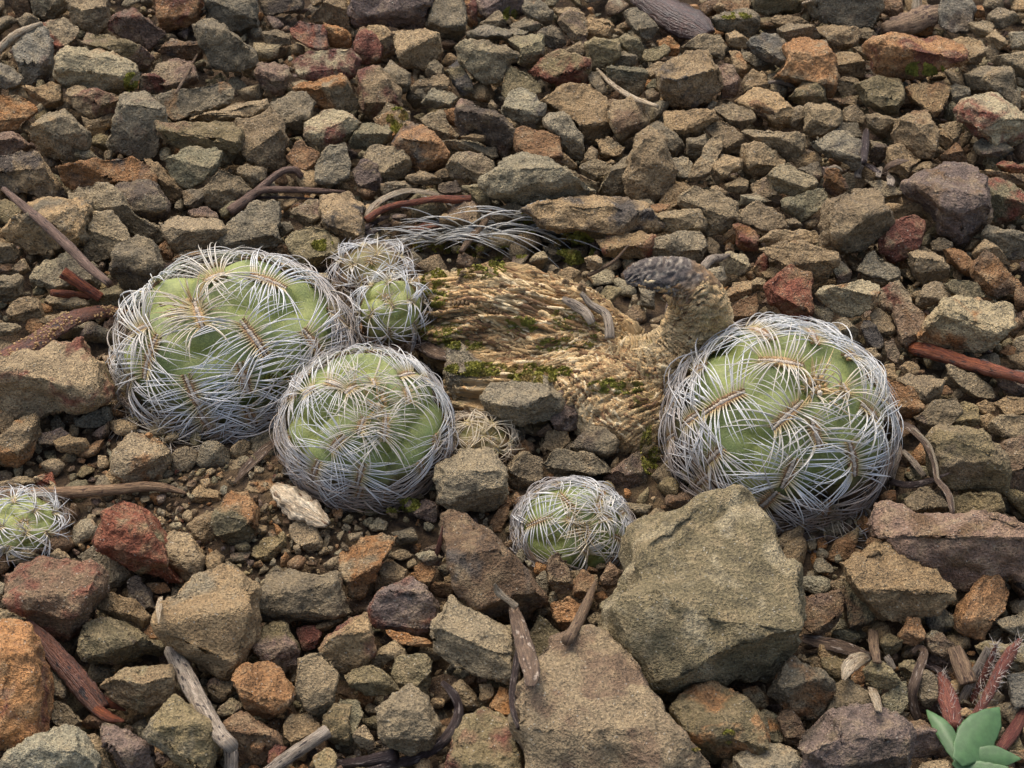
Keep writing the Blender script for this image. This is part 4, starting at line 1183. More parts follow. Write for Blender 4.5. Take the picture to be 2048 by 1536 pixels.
# everything below rests on what is already there
bvh = None
def make_bvh():
    global bvh
    V = np.concatenate(BV); F = np.concatenate(BF)
    bvh = bvhtree.BVHTree.FromPolygons(V.tolist(), F.tolist())
def hit(px, py):
    d = pray(px, py); l = np.linalg.norm(d)
    r = bvh.ray_cast(Vector(CAM), Vector(d/l), 5)
    if r[0] is None: return float(np.linalg.norm(at(px, py, 0)-CAM)/l), np.array([0, 0, 1.])
    return r[3]/l, np.array(r[1])
make_bvh()
def stem_hit(px, py):                            # a point of the dry stem, or None
    d = pray(px, py); l = np.linalg.norm(d); q_ = bvh.ray_cast(Vector(CAM), Vector(d/l), 5)
    if q_[0] is None or not (stem_f0 <= q_[2] < stem_f1): return None
    return np.array(q_[0]), np.array(q_[1])
def surf(px, py):
    t, n = hit(px, py); return CAM+pray(px, py)*t, n
# loose split fibres lying along the stem, flakes on its root and curl
rg = np.random.RandomState(5); PP, RR, CC = [], [], []; KP = 9
FC = [srgb(212, 184, 134), srgb(182, 146, 98), srgb(226, 204, 160), srgb(150, 116, 76), srgb(118, 88, 58), srgb(194, 162, 112)]
for k in range(2600):
    if k < 1500: px, py = rg.uniform(820, 1250), rg.uniform(520, 860)
    else: px, py = rg.uniform(1080, 1420), rg.uniform(560, 930)
    wv_ = vnoise(np.array([[px*.018, py*.018, 2.5]]))[0]
    body = px < 1180 and py < 745
    if body: a_ = math.atan2(745-py, 1330-px)*.75-.12+wv_*.55; Lp = rg.uniform(35, 110)
    elif px > 1320 or py < 690: a_ = (1.35 if py < 660 else .75)+1.57+wv_*.6+rg.normal(0, .15); Lp = rg.uniform(18, 48)
    else: a_ = .45+wv_*.9+rg.normal(0, .2); Lp = rg.uniform(18, 55)
    pts = []; x, y = px, py
    for j in range(KP):
        q_ = stem_hit(x, y)
        if q_ is None or (pts and np.linalg.norm(q_[0]-pts[-1]) > .004): break
        up_ = .0003+.0007*rg.rand()*(j in (0, KP-1)); pts.append(q_[0]+q_[1]*up_); a_ += rg.normal(0, .06); x += math.cos(a_)*Lp/KP; y += math.sin(a_)*Lp/KP
    if len(pts) < 5: continue
    pts = smooth_path(pts, KP); w_ = rg.uniform(.00018, .00055)*(1 if body else .9)
    PP.append(pts); RR.append(w_*np.array([.35, .8, 1, 1.05, 1, .95, .85, .6, .25])); CC.append(np.tile((*(np.array(FC[rg.randint(len(FC))])*rg.uniform(.7, 1.08)*(.72 if not body and px > 1330 else 1)), 1), (KP*5, 1)))
V, F = tubes(np.array(PP), np.array(RR), 5); me = mesh_np('fibre', V-sb, F); attr(me, 'col', np.concatenate(CC)); tag(link('fibre', me, M['areole'], st), kind='stuff')
# dried comb areoles on the old stem
def comb(px, py, r, ang):
    p, n = surf(px, py); n = nrm(n+TC*.5); d = nrm(RT*math.cos(ang)+UPC*math.sin(ang)); d = nrm(d-(d@n)*n); s_ = np.cross(n, d)
    iv, if_ = ico_unit(); m = mpp(p); R0 = r*m; av, af, cc = [], [], []; cnt = 0
    for k in range(7):
        f = k/6-.5
        for sd_ in (-1, 0, 1):
            rr = R0*(.26 if sd_ else .30)*(1-.5*abs(f))
            q = p+d*f*R0*2+s_*sd_*R0*.34*(1-.7*abs(f))+n*R0*(.28-.25*abs(f)-(.1 if sd_ else 0))
            av.append(q+(iv[:, [0]]*d*.6+iv[:, [1]]*s_*1.25+iv[:, [2]]*n)*rr); af.append(if_+cnt); cnt += len(iv)
            c = np.array(srgb(120, 98, 68))*random.uniform(.7, 1.1); cc.append(np.tile((*c, 1), (len(iv), 1)))
    me = mesh_np('dried_areole', np.concatenate(av)-sb, np.concatenate(af)); attr(me, 'col', np.concatenate(cc)); link('dried_areole', me, M['areole'], st)
for q in ((925, 563, 20, 1.7), (926, 610, 24, 1.8), (990, 626, 22, 1.6), (1069, 556, 14, 1.6), (1005, 578, 16, 1.2), (1015, 522, 18, 1.5), (1128, 572, 16, 1.0), (1160, 582, 18, .8), (1130, 635, 14, 1.4), (1055, 610, 12, 1.2), (985, 512, 16, 1.4)): comb(*q)

for px, py, rp, cd_ in ((325, 606, 13, 'n'), (268, 812, 15, 't'), (352, 612, 7, 'o'), (655, 655, 8, 'n'), (300, 870, 10, 'o'), (345, 850, 8, 't')):
    p, n_ = surf(px, py); pebble(p+n_*.0004, rp*mpp(p), True, cd_)
# ------------------------------------------------------------------ moss
def moss(label, spots, seed):
    rg = random.Random(seed); V, F = [], []; k = 0; c0 = None
    for (px, py, rx, ry, n) in spots:
        pc = surf(px, py)[0]
        for _ in range(int(n*2.6)):
            a_, q = rg.uniform(0, 6.28), math.sqrt(rg.random())
            x, y = px+rx*q*math.cos(a_), py+ry*q*math.sin(a_)
            if noise.noise(Vector((x*.06, y*.06, seed))) < -.12: continue
            p, nn = surf(x, y)
            if c0 is None: c0 = p.copy()
            if np.linalg.norm(p-pc) > .012: continue
            h = rg.uniform(.0002, .0006); w = h*.50
            d = nrm(nn+np.array([rg.gauss(0, .6), rg.gauss(0, .6), rg.gauss(.2, .5)])); s_ = nrm(np.cross(d, [rg.gauss(0, 1), rg.gauss(0, 1), rg.gauss(0, 1)])); t_ = np.cross(d, s_)
            V += [p-s_*w-d*.0002, p+s_*w-d*.0002, p+t_*w-d*.0002, p+d*h*.6+s_*w*.9, p+d*h*.6-s_*w*.7+t_*w*.4, p+d*h]
            F += [(k, k+1, k+5), (k+1, k+2, k+5), (k+2, k, k+5), (k, k+1, k+3), (k+1, k+2, k+4), (k, k+3, k+5), (k+2, k+4, k+5)]; k += 6
    o = link('moss', mesh_np('moss', np.array(V)-c0, np.array(F), False), M['moss'], loc=c0)
    tag(o, label, 'moss', kind='stuff')
moss('bright yellow-green moss growing along the dry fibrous stem', [(955, 535, 60, 22, 1500), (880, 660, 45, 28, 700), (1040, 650, 36, 18, 700), (960, 738, 70, 14, 800), (1075, 745, 70, 20, 1300), (1130, 640, 30, 25, 500), (1235, 772, 60, 16, 800), (870, 575, 30, 40, 700), (1105, 690, 40, 14, 500), (1160, 660, 40, 40, 500), (930, 690, 40, 10, 300)], 1)
moss('moss cushions among the dry spine tuft behind the old stem', [(1060, 445, 38, 22, 900), (1150, 495, 40, 34, 1600), (900, 492, 80, 16, 900), (1000, 505, 70, 14, 700)], 2)
moss('bright green moss patch on the rust-orange slab', [(1845, 138, 44, 14, 1100)], 3)
moss('dark moss on the corner of the pale cream block', [(262, 165, 14, 20, 500)], 4)
moss('moss on the flank of the mossy grey upright stone', [(795, 240, 22, 26, 600)], 5)
moss('two tiny bright moss spots on the rounded olive stone', [(1458, 1472, 12, 13, 220), (1390, 1495, 8, 8, 90)], 6)
moss('moss on the grey stone beside the wet dark bark', [(1470, 32, 34, 7, 350), (1020, 28, 14, 14, 300)], 7)
moss('yellow-green moss on the olive stone behind the broad cactus', [(645, 490, 22, 12, 300)], 8)
moss('pale green lichen and moss under the round and the largest cactus', [(800, 1010, 40, 16, 500), (1300, 900, 20, 50, 500), (560, 770, 40, 30, 500)], 9)

# ------------------------------------------------------------------ twigs, blades and leaves
def tilepts(tile, pts):
    ox, oy = TILE[tile]; return [(ox+x/2.926, oy+y/2.926) for x, y in pts]
def lay(pts, wid, n, stiff=True, lift=0.0, q=.12):
    """points in the picture -> points in space, resting on the stones below"""
    P = smooth_path([(x, y, w) for (x, y), w in zip(pts, wid)], n)
    t = np.array([hit(x, y)[0] for x, y in P[:, :2]]); rad = P[:, 2]*K*t*.5
    want = t-rad*.7
    if stiff:
        s = np.linspace(0, 1, n); A = np.stack([np.ones(n), s], 1); c, *_ = np.linalg.lstsq(A, want, rcond=None); f = A@c
        f = f+np.quantile(want-f, q)
    else:
        f = np.array([want[max(0, i-3):i+4].min() for i in range(n)])
        for _ in range(4): f = np.convolve(np.pad(f, 3, 'edge'), np.ones(7)/7, 'valid')
    f = f-lift
    X = np.array([CAM+pray(x, y)*d for (x, y), d in zip(P[:, :2], f)])
    return X, P[:, 2]*K*f
def strip(name, X, Wd, thick, mat, parent=None, fold=0.0, sides=12, seed=0, rough=.06, caps=True, twist=0.0):
    """closed solid along X: width Wd across the view, 'thick' its thickness as a share of the width"""
    n = len(X); T = np.gradient(X, axis=0); T /= np.linalg.norm(T, axis=1, keepdims=True)+1e-12
    A = np.cross(T, TC+np.array([0, 0, .6])); A /= np.linalg.norm(A, axis=1, keepdims=True)+1e-12; B = np.cross(A, T)
    arc = np.concatenate([[0], np.cumsum(np.linalg.norm(np.diff(X, axis=0), axis=1))])
    V, U = [], []
    for i in range(n):
        tw = twist*i/n
        for s in range(sides):
            a_ = 2*math.pi*s/sides; k = 1+rough*noise.noise(Vector((arc[i]*700, math.cos(a_)*1.5, math.sin(a_)*1.5+seed)))*2
            x, y = math.cos(a_)*.5*k, math.sin(a_)*.5*thick*k + fold*abs(math.cos(a_))*.5
            x, y = x*math.cos(tw)-y*math.sin(tw), x*math.sin(tw)+y*math.cos(tw)
            V.append(X[i]+(A[i]*x+B[i]*y)*Wd[i]); U.append((arc[i], a_ if a_ <= math.pi else 2*math.pi-a_, seed))
    V = np.array(V); j, i = np.meshgrid(np.arange(n-1), np.arange(sides), indexing='ij')
    F = [tuple(f) for f in np.stack([j*sides+i, j*sides+(i+1) % sides, (j+1)*sides+(i+1) % sides, (j+1)*sides+i], -1).reshape(-1, 4)]
    F += [tuple(range(sides))[::-1], tuple((n-1)*sides+s for s in range(sides))]
    b0 = np.zeros(3) if parent is not None else X[0]
    if parent is not None: b0 = np.array(parent.location)
    me = bpy.data.meshes.new(name); me.from_pydata([tuple(v-b0) for v in V], [], F); me.polygons.foreach_set('use_smooth', np.ones(len(F), bool))
    attr(me, 'strand', np.array(U), 'FLOAT_VECTOR')
    return link(name, me, M[mat], parent, None if parent is not None else X[0])
sdn = [0]
def twig(name, label, cat, tile, pts, wid, mat, thick=1.0, n=36, stiff=True, fold=0, lift=0.0, parent=None, rough=.07, group=None, sides=12, twist=0.0, q=.12):
    sdn[0] += 1
    if not hasattr(wid, '__len__'): wid = [wid]*len(pts)
    X, Wd = lay(tilepts(tile, pts), [w/2.926 for w in wid], n, stiff, lift, q)
    o = strip(name, X, Wd, thick, mat, parent, fold, sides, sdn[0]*3.7, rough, twist=twist)
    if parent is None and label: tag(o, label, cat, group)
    return o
def compound(name, label, cat, tile, px, py):
    ox, oy = TILE[tile]; p, _ = surf(ox+px/2.926, oy+py/2.926); o = empty(name, p); return tag(o, label, cat)
ft = compound('forked_twig', 'forked dark brown twig with a bent knobbed branch lying on stones', 'twig', 'A', 1400, 1200)
twig('stem', None, None, 'A', [(1340, 1240), (1430, 1180), (1530, 1115), (1720, 1112), (1880, 1118), (2020, 1122)], [64, 62, 44, 40, 34, 14], 'twig_brown', parent=ft)
twig('branch', None, None, 'A', [(1470, 1150), (1560, 1070), (1650, 1005), (1720, 995), (1765, 1030)], [46, 44, 40, 46, 40], 'twig_brown', parent=ft, lift=.0006)
twig('branch', None, None, 'A', [(1480, 1160), (1620, 1155), (1760, 1160), (1860, 1168)], [20, 18, 16, 10], 'twig_dark', parent=ft)
twig('twig', 'slanting purple-brown twig leaning towards the broad cactus', 'twig', 'A', [(20, 1105), (130, 1200), (260, 1310), (400, 1440), (520, 1560), (640, 1660)], [30, 50, 58, 60, 56, 44], 'twig_brown')
tr = compound('broken_twig', 'splintered orange-brown twig end beside the slanting purple twig', 'twig', 'D', 460, 200)
twig('stem', None, None, 'D', [(365, 130), (470, 200), (590, 280)], [70, 66, 60], 'twig_red', parent=tr, lift=.001)
twig('splinter', None, None, 'D', [(300, 250), (420, 262), (560, 285)], [40, 50, 30], 'twig_red', parent=tr)
pd_ = twig('seed_pod', 'flat dark brown pod dusted with sand reaching the broad cactus', 'seed pod', 'D', [(-60, 690), (60, 610), (210, 530), (400, 410), (560, 360), (700, 360), (820, 385)], [110, 118, 120, 110, 90, 70, 40], 'pod', .35, fold=-.18, stiff=True, q=.2)
rg_ = np.random.RandomState(77); X_, W_ = lay(tilepts('D', [(-60, 690), (60, 610), (210, 530), (400, 410), (560, 360), (700, 360), (820, 385)]), [w/2.926 for w in (110, 118, 120, 110, 90, 70, 40)], 36, True, 0, .2)
iv, if_ = ico_unit(); gv, gf, gc = [], [], []
for k in range(420):
    i = rg_.randint(0, 32); s_ = rg_.uniform(-.42, .42); T_ = nrm(X_[min(i+1, 35)]-X_[i]); A_ = nrm(np.cross(T_, TC+np.array([0, 0, .6]))); B_ = np.cross(A_, T_)
    if vnoise(np.array([[i*.35, s_*2, 3.3]]))[0] < -.05: continue
    p = X_[i]+(A_*s_+B_*(.175*math.sqrt(max(0, 1-(2*s_)**2))-.18*abs(s_)))*W_[i]+T_*rg_.uniform(0, .002); r_ = rg_.uniform(.00012, .0004)
    gv.append(p+iv*r_); gf.append(if_+len(iv)*len(gf)); gc.append(np.tile((*(np.array(srgb(178, 146, 100))*rg_.uniform(.6, 1.1)), 1), (len(iv), 1)))
b_ = np.array(pd_.location); me = mesh_np('sand', np.concatenate(gv)-b_, np.concatenate(gf)); attr(me, 'col', np.concatenate(gc)); tag(link('sand', me, M['areole'], pd_), kind='stuff')
twig('twig', 'long straight tan twig lying on bare soil', 'twig', 'D', [(-60, 1435), (300, 1425), (600, 1408), (850, 1385), (980, 1395), (1090, 1425)], [84, 80, 70, 60, 50, 18], 'twig_tan', lift=.0012)
twig('dry_leaf', 'narrow brown pointed leaf beside the round yellow-crowned cactus', 'leaf', 'D', [(1368, 1366), (1440, 1280), (1540, 1180), (1625, 1110)], [6, 54, 62, 40], 'leaf_dry', .15, fold=.15)
twig('straw', 'whitish broken straw among small stones beside the slate blue stone', 'straw', 'A', [(-30, 320), (50, 240), (120, 190), (245, 135)], [44, 56, 48, 24], 'straw')
kt = compound('knobbed_twig', 'orange-brown twig with a dark knob and a pale curved leaf', 'twig', 'B', 400, 1190)
twig('stem', None, None, 'B', [(150, 1290), (240, 1230), (330, 1200), (430, 1185), (560, 1165), (650, 1168), (765, 1165)], [44, 40, 38, 38, 40, 50, 46], 'twig_red', parent=kt, lift=.0015)
twig('leaf', None, None, 'B', [(640, 1160), (520, 1128), (380, 1118), (260, 1160), (180, 1220), (138, 1290)], [18, 26, 34, 38, 34, 10], 'straw', .2, parent=kt, lift=.003)
twig('leaf', None, None, 'B', [(140, 1340), (210, 1290), (290, 1265)], [40, 50, 12], 'twig_dark', .3, parent=kt)
twig('leaf', None, None, 'B', [(150, 1370), (220, 1340), (300, 1310)], [36, 40, 10], 'twig_dark', .3, parent=kt)
twig('straw', 'cream spotted straw lying slantwise over small stones', 'straw', 'B', [(1505, 405), (1600, 500), (1720, 575), (1858, 622)], [16, 30, 32, 22], 'straw')
twig('grass_stalk', 'thin dry grass stalk leaning on a mottled stone beside the tilted grey block', 'straw', 'A', [(1155, 318), (1100, 420), (1030, 545)], [12, 20, 14], 'straw_brown')
rt = compound('red_twig', 'thick red-brown twig with a dark node under the flat-topped olive stone', 'twig', 'F', 1600, 640)
twig('stem', None, None, 'F', [(1395, 575), (1480, 590), (1600, 625), (1740, 670), (1850, 700), (1960, 728), (2110, 770)], [76, 92, 84, 78, 84, 66, 64], 'twig_red', parent=rt, lift=.001)
twig('node', None, None, 'F', [(1760, 672), (1810, 690), (1862, 706)], [70, 100, 74], 'twig_dark', parent=rt, lift=.0018)
cb = compound('curled_dry_leaf', 'curled pale-edged dry blade curving down beside the largest cactus', 'leaf', 'F', 1450, 1100)
twig('blade', None, None, 'F', [(1270, 1000), (1380, 1040), (1470, 1130), (1520, 1240), (1540, 1340), (1600, 1420), (1630, 1540)], [30, 46, 42, 36, 36, 44, 24], 'leaf_dry', .25, parent=cb, lift=.003, n=44)
twig('edge', None, None, 'F', [(1395, 1040), (1490, 1130), (1535, 1250), (1552, 1350), (1620, 1430), (1640, 1530)], [10, 16, 16, 14, 18, 10], 'straw', .6, parent=cb, lift=.004, n=44)
twig('dead_leaf', 'black narrow blade pointing away from the largest cactus', 'leaf', 'F', [(1270, 1355), (1380, 1375), (1500, 1350), (1612, 1305)], [40, 46, 36, 8], 'twig_dark', .3, lift=.003)
twig('grass_stalk', 'short pale dry stalk standing beside the largest cactus', 'straw', 'F', [(1322, 1150), (1300, 1240), (1275, 1340)], [26, 38, 34], 'twig_grey', .6, lift=.003)
twig('grass_stalk', 'grey dry stalk leaning towards the black narrow blade', 'straw', 'F', [(1340, 1175), (1400, 1240), (1465, 1325)], [30, 44, 34], 'twig_grey', .6, lift=.001)
bp = compound('brown_pod', 'shiny dark brown pod split at its lower end beside the big orange-red stone', 'seed pod', 'G', 420, 980)
twig('husk', None, None, 'G', [(155, 675), (230, 765), (340, 890), (450, 1020), (540, 1130), (600, 1200)], [40, 92, 128, 140, 130, 110], 'pod', .7, parent=bp, lift=.0015, n=48)
twig('split_tip', None, None, 'G', [(560, 1110), (640, 1160), (735, 1200)], [70, 50, 14], 'twig_red', .6, parent=bp, lift=.0025)
twig('split_tip', None, None, 'G', [(560, 1190), (640, 1240), (725, 1262)], [70, 60, 16], 'twig_red', .6, parent=bp, lift=.0015)
hs = compound('hollow_stick', 'grey weathered hollow stick with black spots and a kinked end', 'stick', 'G', 1200, 1200)
twig('shaft', None, None, 'G', [(1012, 850), (1080, 990), (1180, 1170), (1280, 1330), (1350, 1405)], [108, 110, 106, 98, 92], 'twig_grey', parent=hs, lift=.001, n=44, rough=.04)
twig('kinked_end', None, None, 'G', [(1345, 1395), (1355, 1470), (1350, 1580)], [88, 84, 84], 'twig_grey', parent=hs, lift=.001)
twig('bore', None, None, 'G', [(1000, 842), (1016, 850), (1024, 866)], [52, 62, 50], 'twig_dark', parent=hs, lift=.0035, n=10)
for (x, y) in ((1070, 945), (1060, 1000), (1100, 1060), (1222, 1205)):
    twig('knot', None, None, 'G', [(x-14, y-6), (x, y), (x+14, y+6)], [8, 24, 8], 'twig_dark', .3, parent=hs, lift=.0012, n=8)
twig('stick', 'short grey-brown stick half hidden under stones beside the hollow stick', 'stick', 'G', [(1560, 1570), (1660, 1490), (1780, 1410), (1915, 1320)], [74, 78, 82, 84], 'twig_grey')
sl = compound('standing_leaf', 'folded dry brown leaf standing up with a pale curled tip', 'leaf', 'H', 1080, 900)
twig('blade', None, None, 'H', [(1010, 585), (1040, 680), (1070, 790), (1100, 900), (1120, 980), (1112, 1060)], [50, 86, 104, 112, 104, 60], 'leaf_dry', .12, fold=.12, parent=sl, lift=.004)
twig('tip', None, None, 'H', [(905, 458), (925, 505), (980, 550), (1035, 595)], [16, 44, 36, 46], 'straw', .2, parent=sl, lift=.006)
twig('twig', 'thin black crooked twig behind the standing dry leaf', 'twig', 'H', [(1045, 850), (1025, 980), (1010, 1090), (1015, 1200), (1045, 1305)], [40, 46, 44, 40, 24], 'twig_dark', lift=.002)
twig('stick', 'pointed brown stick between the small front cactus and the largest boulder', 'stick', 'H', [(1502, 432), (1450, 560), (1395, 680), (1330, 790)], [10, 56, 66, 70], 'straw_brown', lift=.002)
twig('twig', 'curved dark peeling twig hooked around the rounded grey stone', 'twig', 'H', [(600, 1035), (660, 1100), (695, 1190), (670, 1290), (590, 1390), (450, 1475), (300, 1520), (150, 1560)], [30, 52, 56, 64, 70, 66, 56, 40], 'twig_dark', n=60, stiff=False, lift=.001)
twig('stick', 'short dark grey stick end beside the curved dark twig', 'stick', 'H', [(-20, 1515), (120, 1500), (240, 1478), (322, 1460)], [60, 64, 76, 90], 'twig_dark')
twig('dead_leaf', 'small purple blade beside the big dark brown wedge', 'leaf', 'H', [(600, 130), (590, 200), (565, 285)], [24, 40, 34], 'hair_red', .3, lift=.001)
twig('grass_leaf', 'tiny pale green blade between stones above the tan six-sided stone', 'leaf', 'G', [(938, 540), (930, 600), (928, 690)], [34, 40, 8], 'straw', .3, lift=.001)
# litter of dead grass at the lower right
dl = compound('folded_leaf', 'folded dead grass leaf with a pale turned tip below the largest boulder', 'leaf', 'I', 1000, 850)
twig('blade', None, None, 'I', [(750, 775), (880, 805), (1020, 840), (1160, 885)], [50, 80, 74, 40], 'leaf_dry', .15, parent=dl, lift=.002)
twig('tip', None, None, 'I', [(1145, 885), (1080, 900), (1020, 950), (990, 1020)], [40, 90, 84, 24], 'straw', .15, parent=dl, lift=.004)
for lab, pts, wd_, mt in (('brown dead stalk standing behind the folded dead leaf', [(1165, 730), (1170, 820), (1190, 920)], [60, 62, 50], 'straw_brown'),
                          ('white dead stem base between small olive stones', [(1160, 1070), (1180, 1130), (1200, 1205)], [60, 66, 40], 'straw'),
                          ('brown curled dead blade looping over at its top', [(1395, 860), (1430, 830), (1465, 860), (1430, 970), (1395, 1090), (1400, 1170), (1430, 1250)], [30, 34, 50, 60, 64, 64, 50], 'leaf_dry'),
                          ('short grey dead stalk beside a small olive pebble', [(1240, 880), (1262, 915), (1285, 960)], [40, 46, 40], 'twig_grey'),
                          ('wide striped dead straw beside the hairy red stem', [(1640, 830), (1680, 930), (1725, 1040)], [90, 110, 100], 'straw_brown'),
                          ('pale grey dead straw crossing the striped one', [(1838, 830), (1760, 990), (1670, 1165)], [36, 60, 44], 'twig_grey'),
                          ('dark curved dead stem behind the wide striped straw', [(1480, 930), (1560, 970), (1620, 1040)], [36, 40, 30], 'twig_dark'),
                          ('dark wet blade behind the green seedling', [(2060, 1200), (1980, 1330), (1900, 1440)], [60, 80, 60], 'hair_red')):
    twig('dead_grass', lab, 'dead grass', 'I', pts, wd_, mt, .3, lift=.002, stiff=len(pts) < 5, group='dead grass at the seedling')
def hairy(label, pts, wd_):
    ox, oy = TILE['I']; root = compound('hairy_stem', label, 'stem', 'I', pts[-1][0], pts[-1][1])
    X, Wd = lay(tilepts('I', pts), [w/2.926 for w in wd_], 30, True, .004)
    sdn[0] += 1; strip('stem', X, Wd, .7, 'hair_red', root, 0, 10, sdn[0], .1)
    rg = np.random.RandomState(sdn[0]); PP, RR = [], []
    for k in range(190):
        i = rg.randint(0, 30); d = nrm(rg.normal(0, 1, 3)); d = nrm(d+.5*TC+.6*nrm(X[0]-X[-1])); L = rg.uniform(.0012, .0032)
        p = X[i]+rg.normal(0, .3, 3)*Wd[i]*.5; PP.append([p+d*L*t for t in (0, .5, 1)]); RR.append(np.array([1, .7, .1])*.00007)
    V, F = tubes(np.array(PP), np.array(RR), 3)
    tag(link('hair', mesh_np('hair', V-np.array(root.location), F), M['hair'], root), kind='stuff')
hairy('bristly dark red stem with a white-haired tip above the green seedling', [(2025, 785), (1960, 880), (1890, 1000), (1820, 1140), (1730, 1290)], [30, 76, 70, 62, 56])
hairy('brown bristly stem beside the pale grey dead straw', [(1885, 815), (1850, 920), (1800, 1040), (1750, 1150)], [16, 46, 50, 46])
hairy('broad red-brown bristly leaf base next to the green seedling', [(1560, 985), (1590, 1090), (1620, 1200), (1640, 1300)], [40, 110, 120, 90])
sg = compound('seedling', 'green seedling with smooth pointed blue-green leaves', 'seedling', 'I', 1690, 1500)
twig('leaf', None, None, 'I', [(1660, 1500), (1720, 1430), (1790, 1330), (1860, 1240), (1905, 1180)], [70, 190, 230, 150, 8], 'leaf_green', .06, fold=-.14, parent=sg, lift=.010, sides=16)
twig('leaf', None, None, 'I', [(1478, 1195), (1520, 1240), (1580, 1310), (1630, 1400), (1680, 1500)], [10, 70, 110, 100, 60], 'leaf_green', .06, fold=-.28, parent=sg, lift=.009, sides=16)
twig('leaf', None, None, 'I', [(1700, 1500), (1800, 1480), (1900, 1475), (2030, 1482)], [60, 130, 130, 10], 'leaf_green', .06, fold=-.13, parent=sg, lift=.009, sides=16)
twig('leaf', None, None, 'I', [(1640, 1490), (1720, 1540), (1830, 1560), (1960, 1560)], [60, 110, 130, 60], 'leaf_green', .06, fold=-.13, parent=sg, lift=.010, sides=16)
# curled dead leaves and small bits in the upper part
twig('dead_twig', 'short upright dark twig above the tuft of curled dead leaves', 'twig', 'C', [(1125, 768), (1118, 850), (1112, 950)], [34, 50, 36], 'twig_dark', lift=.003)
cl = compound('curled_leaves', 'tuft of curled dead grey leaves between stones', 'dead leaves', 'C', 1180, 1010)
for pts, wd_, mt in (([(1225, 1005), (1260, 970), (1310, 950), (1375, 938)], [20, 50, 46, 8], 'leaf_dry'), ([(1105, 955), (1150, 975), (1200, 1010)], [20, 34, 30], 'twig_dark'), ([(1075, 1040), (1080, 1000), (1110, 955)], [44, 40, 20], 'twig_grey'),
                     ([(1195, 1035), (1200, 1000), (1215, 980)], [30, 40, 24], 'twig_grey'), ([(1265, 1085), (1270, 1050), (1255, 1015)], [40, 50, 20], 'twig_grey')):
    twig('leaf', None, None, 'C', pts, wd_, mt, .3, parent=cl, lift=.003)
twig('dead_leaf', 'white curled scrap of leaf beside the curled dead leaves', 'dead leaf', 'C', [(905, 982), (945, 975), (980, 995), (965, 1020)], [10, 20, 22, 10], 'straw', .4, lift=.002)
twig('root_bit', 'tangled white rootlet behind a large grey slab', 'root', 'C', [(745, 80), (775, 50), (760, 20), (800, 5)], [20, 26, 24, 16], 'straw', .8, lift=.002)
twig('straw', 'fibrous split straw end above the rust-orange slab', 'straw', 'C', [(1425, -20), (1420, 40), (1415, 105)], [40, 64, 40], 'straw', .4, lift=.002)
twig('wood_chip', 'thick weathered brown wood chunk beside the rust-orange slab', 'wood', 'C', [(1225, 165), (1310, 150), (1400, 130), (1480, 95), (1560, 70)], [60, 120, 140, 140, 90], 'straw_brown', .8, lift=.002, rough=.12)
twig('twig', 'grey bent twig under the large ochre stone', 'twig', 'C', [(555, 482), (620, 480), (680, 500), (715, 525)], [22, 26, 26, 18], 'twig_grey', lift=.002)
twig('bark', 'wet dark chestnut bark piece', 'bark', 'B', [(1730, -40), (1850, 20), (1960, 90), (2080, 150), (2160, 200)], [120, 190, 220, 200, 90], 'bark', .45, lift=.004, fold=-.2)
twig('twig', 'grey crooked twig rising behind the curled end of the dry stem', 'twig', 'F', [(165, 112), (195, 75), (225, 52), (275, 45), (325, 28)], [50, 54, 52, 44, 18], 'twig_grey', lift=.0)
twig('wood_chip', 'dark flat splinter of old wood between the round cactus and the dry stem', 'wood', 'E', [(430, 525), (490, 560), (560, 600), (640, 630)], [60, 90, 90, 50], 'leaf_dry', .4, lift=.001)
twig('twig', 'slender white-tipped dry twig arching out of the dry stem', 'twig', 'E', [(1410, 250), (1470, 320), (1550, 370), (1575, 440), (1580, 520)], [28, 44, 52, 54, 60], 'twig_grey', lift=.004, stiff=False)
twig('twig', 'dark stubby twig lying beside the slender one on the dry stem', 'twig', 'E', [(1300, 285), (1370, 320), (1440, 370), (1475, 430)], [30, 60, 60, 50], 'twig_grey', lift=.003, stiff=False)
twig('twig', 'frayed straw-coloured twig lying across the dry spine tuft', 'twig', 'B', [(705, 1475), (770, 1390), (840, 1310), (890, 1220)], [30, 46, 40, 14], 'straw_brown', lift=.005)
twig('twig', 'thin dark stalk between moss and the curled end of the dry stem', 'twig', 'E', [(1450, 150), (1530, 110), (1610, 60), (1690, -30)], [24, 24, 20, 10], 'straw_brown', lift=.005)
twig('root', 'pale fibrous root chunk under the round cactus', 'root', 'G', [(1600, -110), (1680, -50), (1760, 10), (1840, 60), (1920, 110)], [60, 150, 170, 130, 50], 'straw', .5, lift=.002, rough=.2, sides=30)
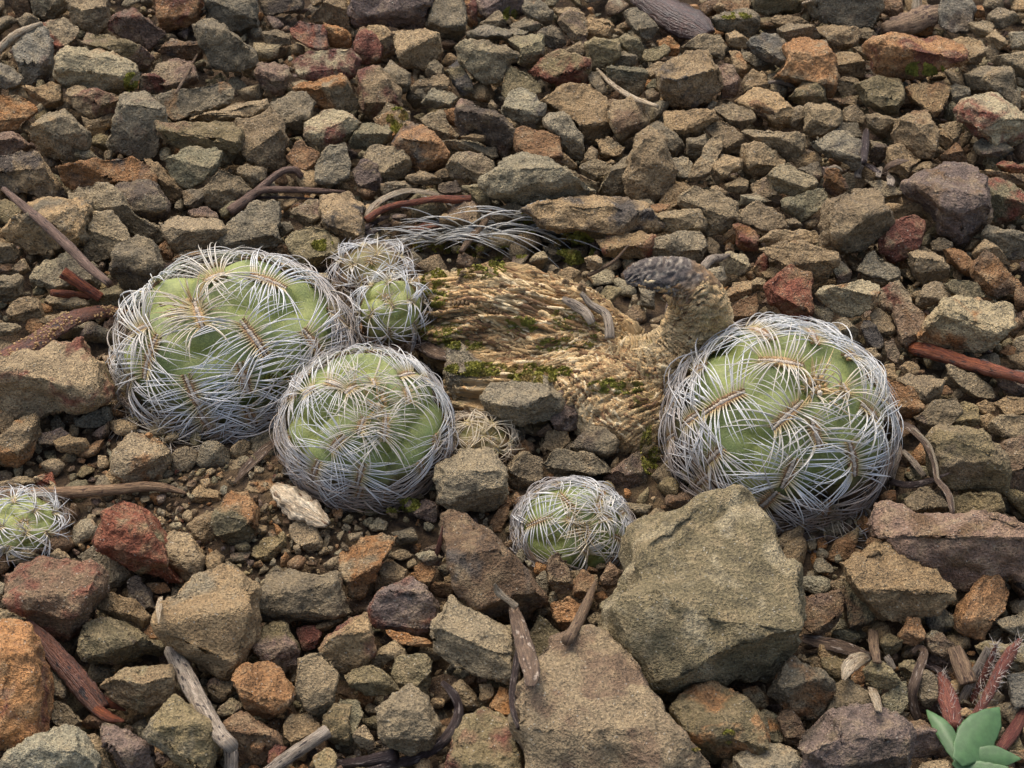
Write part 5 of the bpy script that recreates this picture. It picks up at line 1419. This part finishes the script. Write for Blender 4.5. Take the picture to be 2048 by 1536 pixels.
# loose tuft of old spines lying behind the stem
def tuft(label, px, py, rx, ry, n, Lpx, seed, cols, wpx=3.4):
    rg = np.random.RandomState(seed); PP, RR, CC = [], [], []; KP = 9; tt = np.linspace(0, 1, KP)
    c0, _ = surf(px, py); root = empty('spine_tuft', c0)
    hubs = [(px+rg.uniform(-1, 1)*rx, py+rg.uniform(-1, 1)*ry) for _ in range(max(3, n//16))]
    for k in range(n):
        hx, hy = hubs[rg.randint(len(hubs))]; x, y = hx+rg.normal(0, 6), hy+rg.normal(0, 5)
        p, _ = surf(x, y); m = mpp(p); L = Lpx*rg.uniform(.6, 1.15)*m
        a_ = rg.uniform(-.5, .6) if rg.rand() < .5 else math.pi+rg.uniform(-.6, .5)
        d = nrm(RT*math.cos(a_)+UPC*math.sin(a_)*.6+TC*rg.uniform(.1, .4)); up_ = rg.uniform(.25, .6); dn = rg.uniform(.5, .9)
        PP.append([p+d*L*t+np.array([0, 0, 1])*L*(up_*t-dn*t*t*.8)+TC*.0015 for t in tt]); RR.append(wpx*.5*m*rg.uniform(.8, 1.2)*np.array([1, 1, .97, .92, .86, .76, .6, .4, .1]))
        CC.append(np.tile((*(np.array(cols)*rg.uniform(.75, 1.1)), 1), (KP*4, 1)))
    V, F = tubes(np.array(PP), np.array(RR), 4); me = mesh_np('spine', V-c0, F); attr(me, 'col', np.concatenate(CC)); attr(me, 'root', np.concatenate(CC)*np.array([.6, .55, .45, 1])); attr(me, 't', np.tile(np.repeat(tt, 4), len(PP)), 'FLOAT')
    tag(link('spine', me, M['spine'], root), kind='stuff'); tag(root, label, 'spine tuft')
tuft('loose arching grey spines lying on moss behind the dry stem', 985, 480, 150, 22, 130, 150, 41, srgb(186, 184, 174), 3.2)
tuft('sparse grey spines arching over the moss cushion behind the dry stem', 1075, 445, 60, 18, 46, 130, 43, srgb(190, 188, 178), 3.2)

# ------------------------------------------------------------------ the gravel that is not counted
me = mesh_np('gravel', np.concatenate(STV), np.concatenate(STF)); attr(me, 'col', np.concatenate(STC)); attr(me, 'col2', np.concatenate(STC2)); attr(me, 'seed', np.concatenate(STS), 'FLOAT_VECTOR')
tag(link('gravel', me, M['stone']), 'small angular brown-grey gravel filling the gaps between larger stones', 'gravel', kind='stuff')
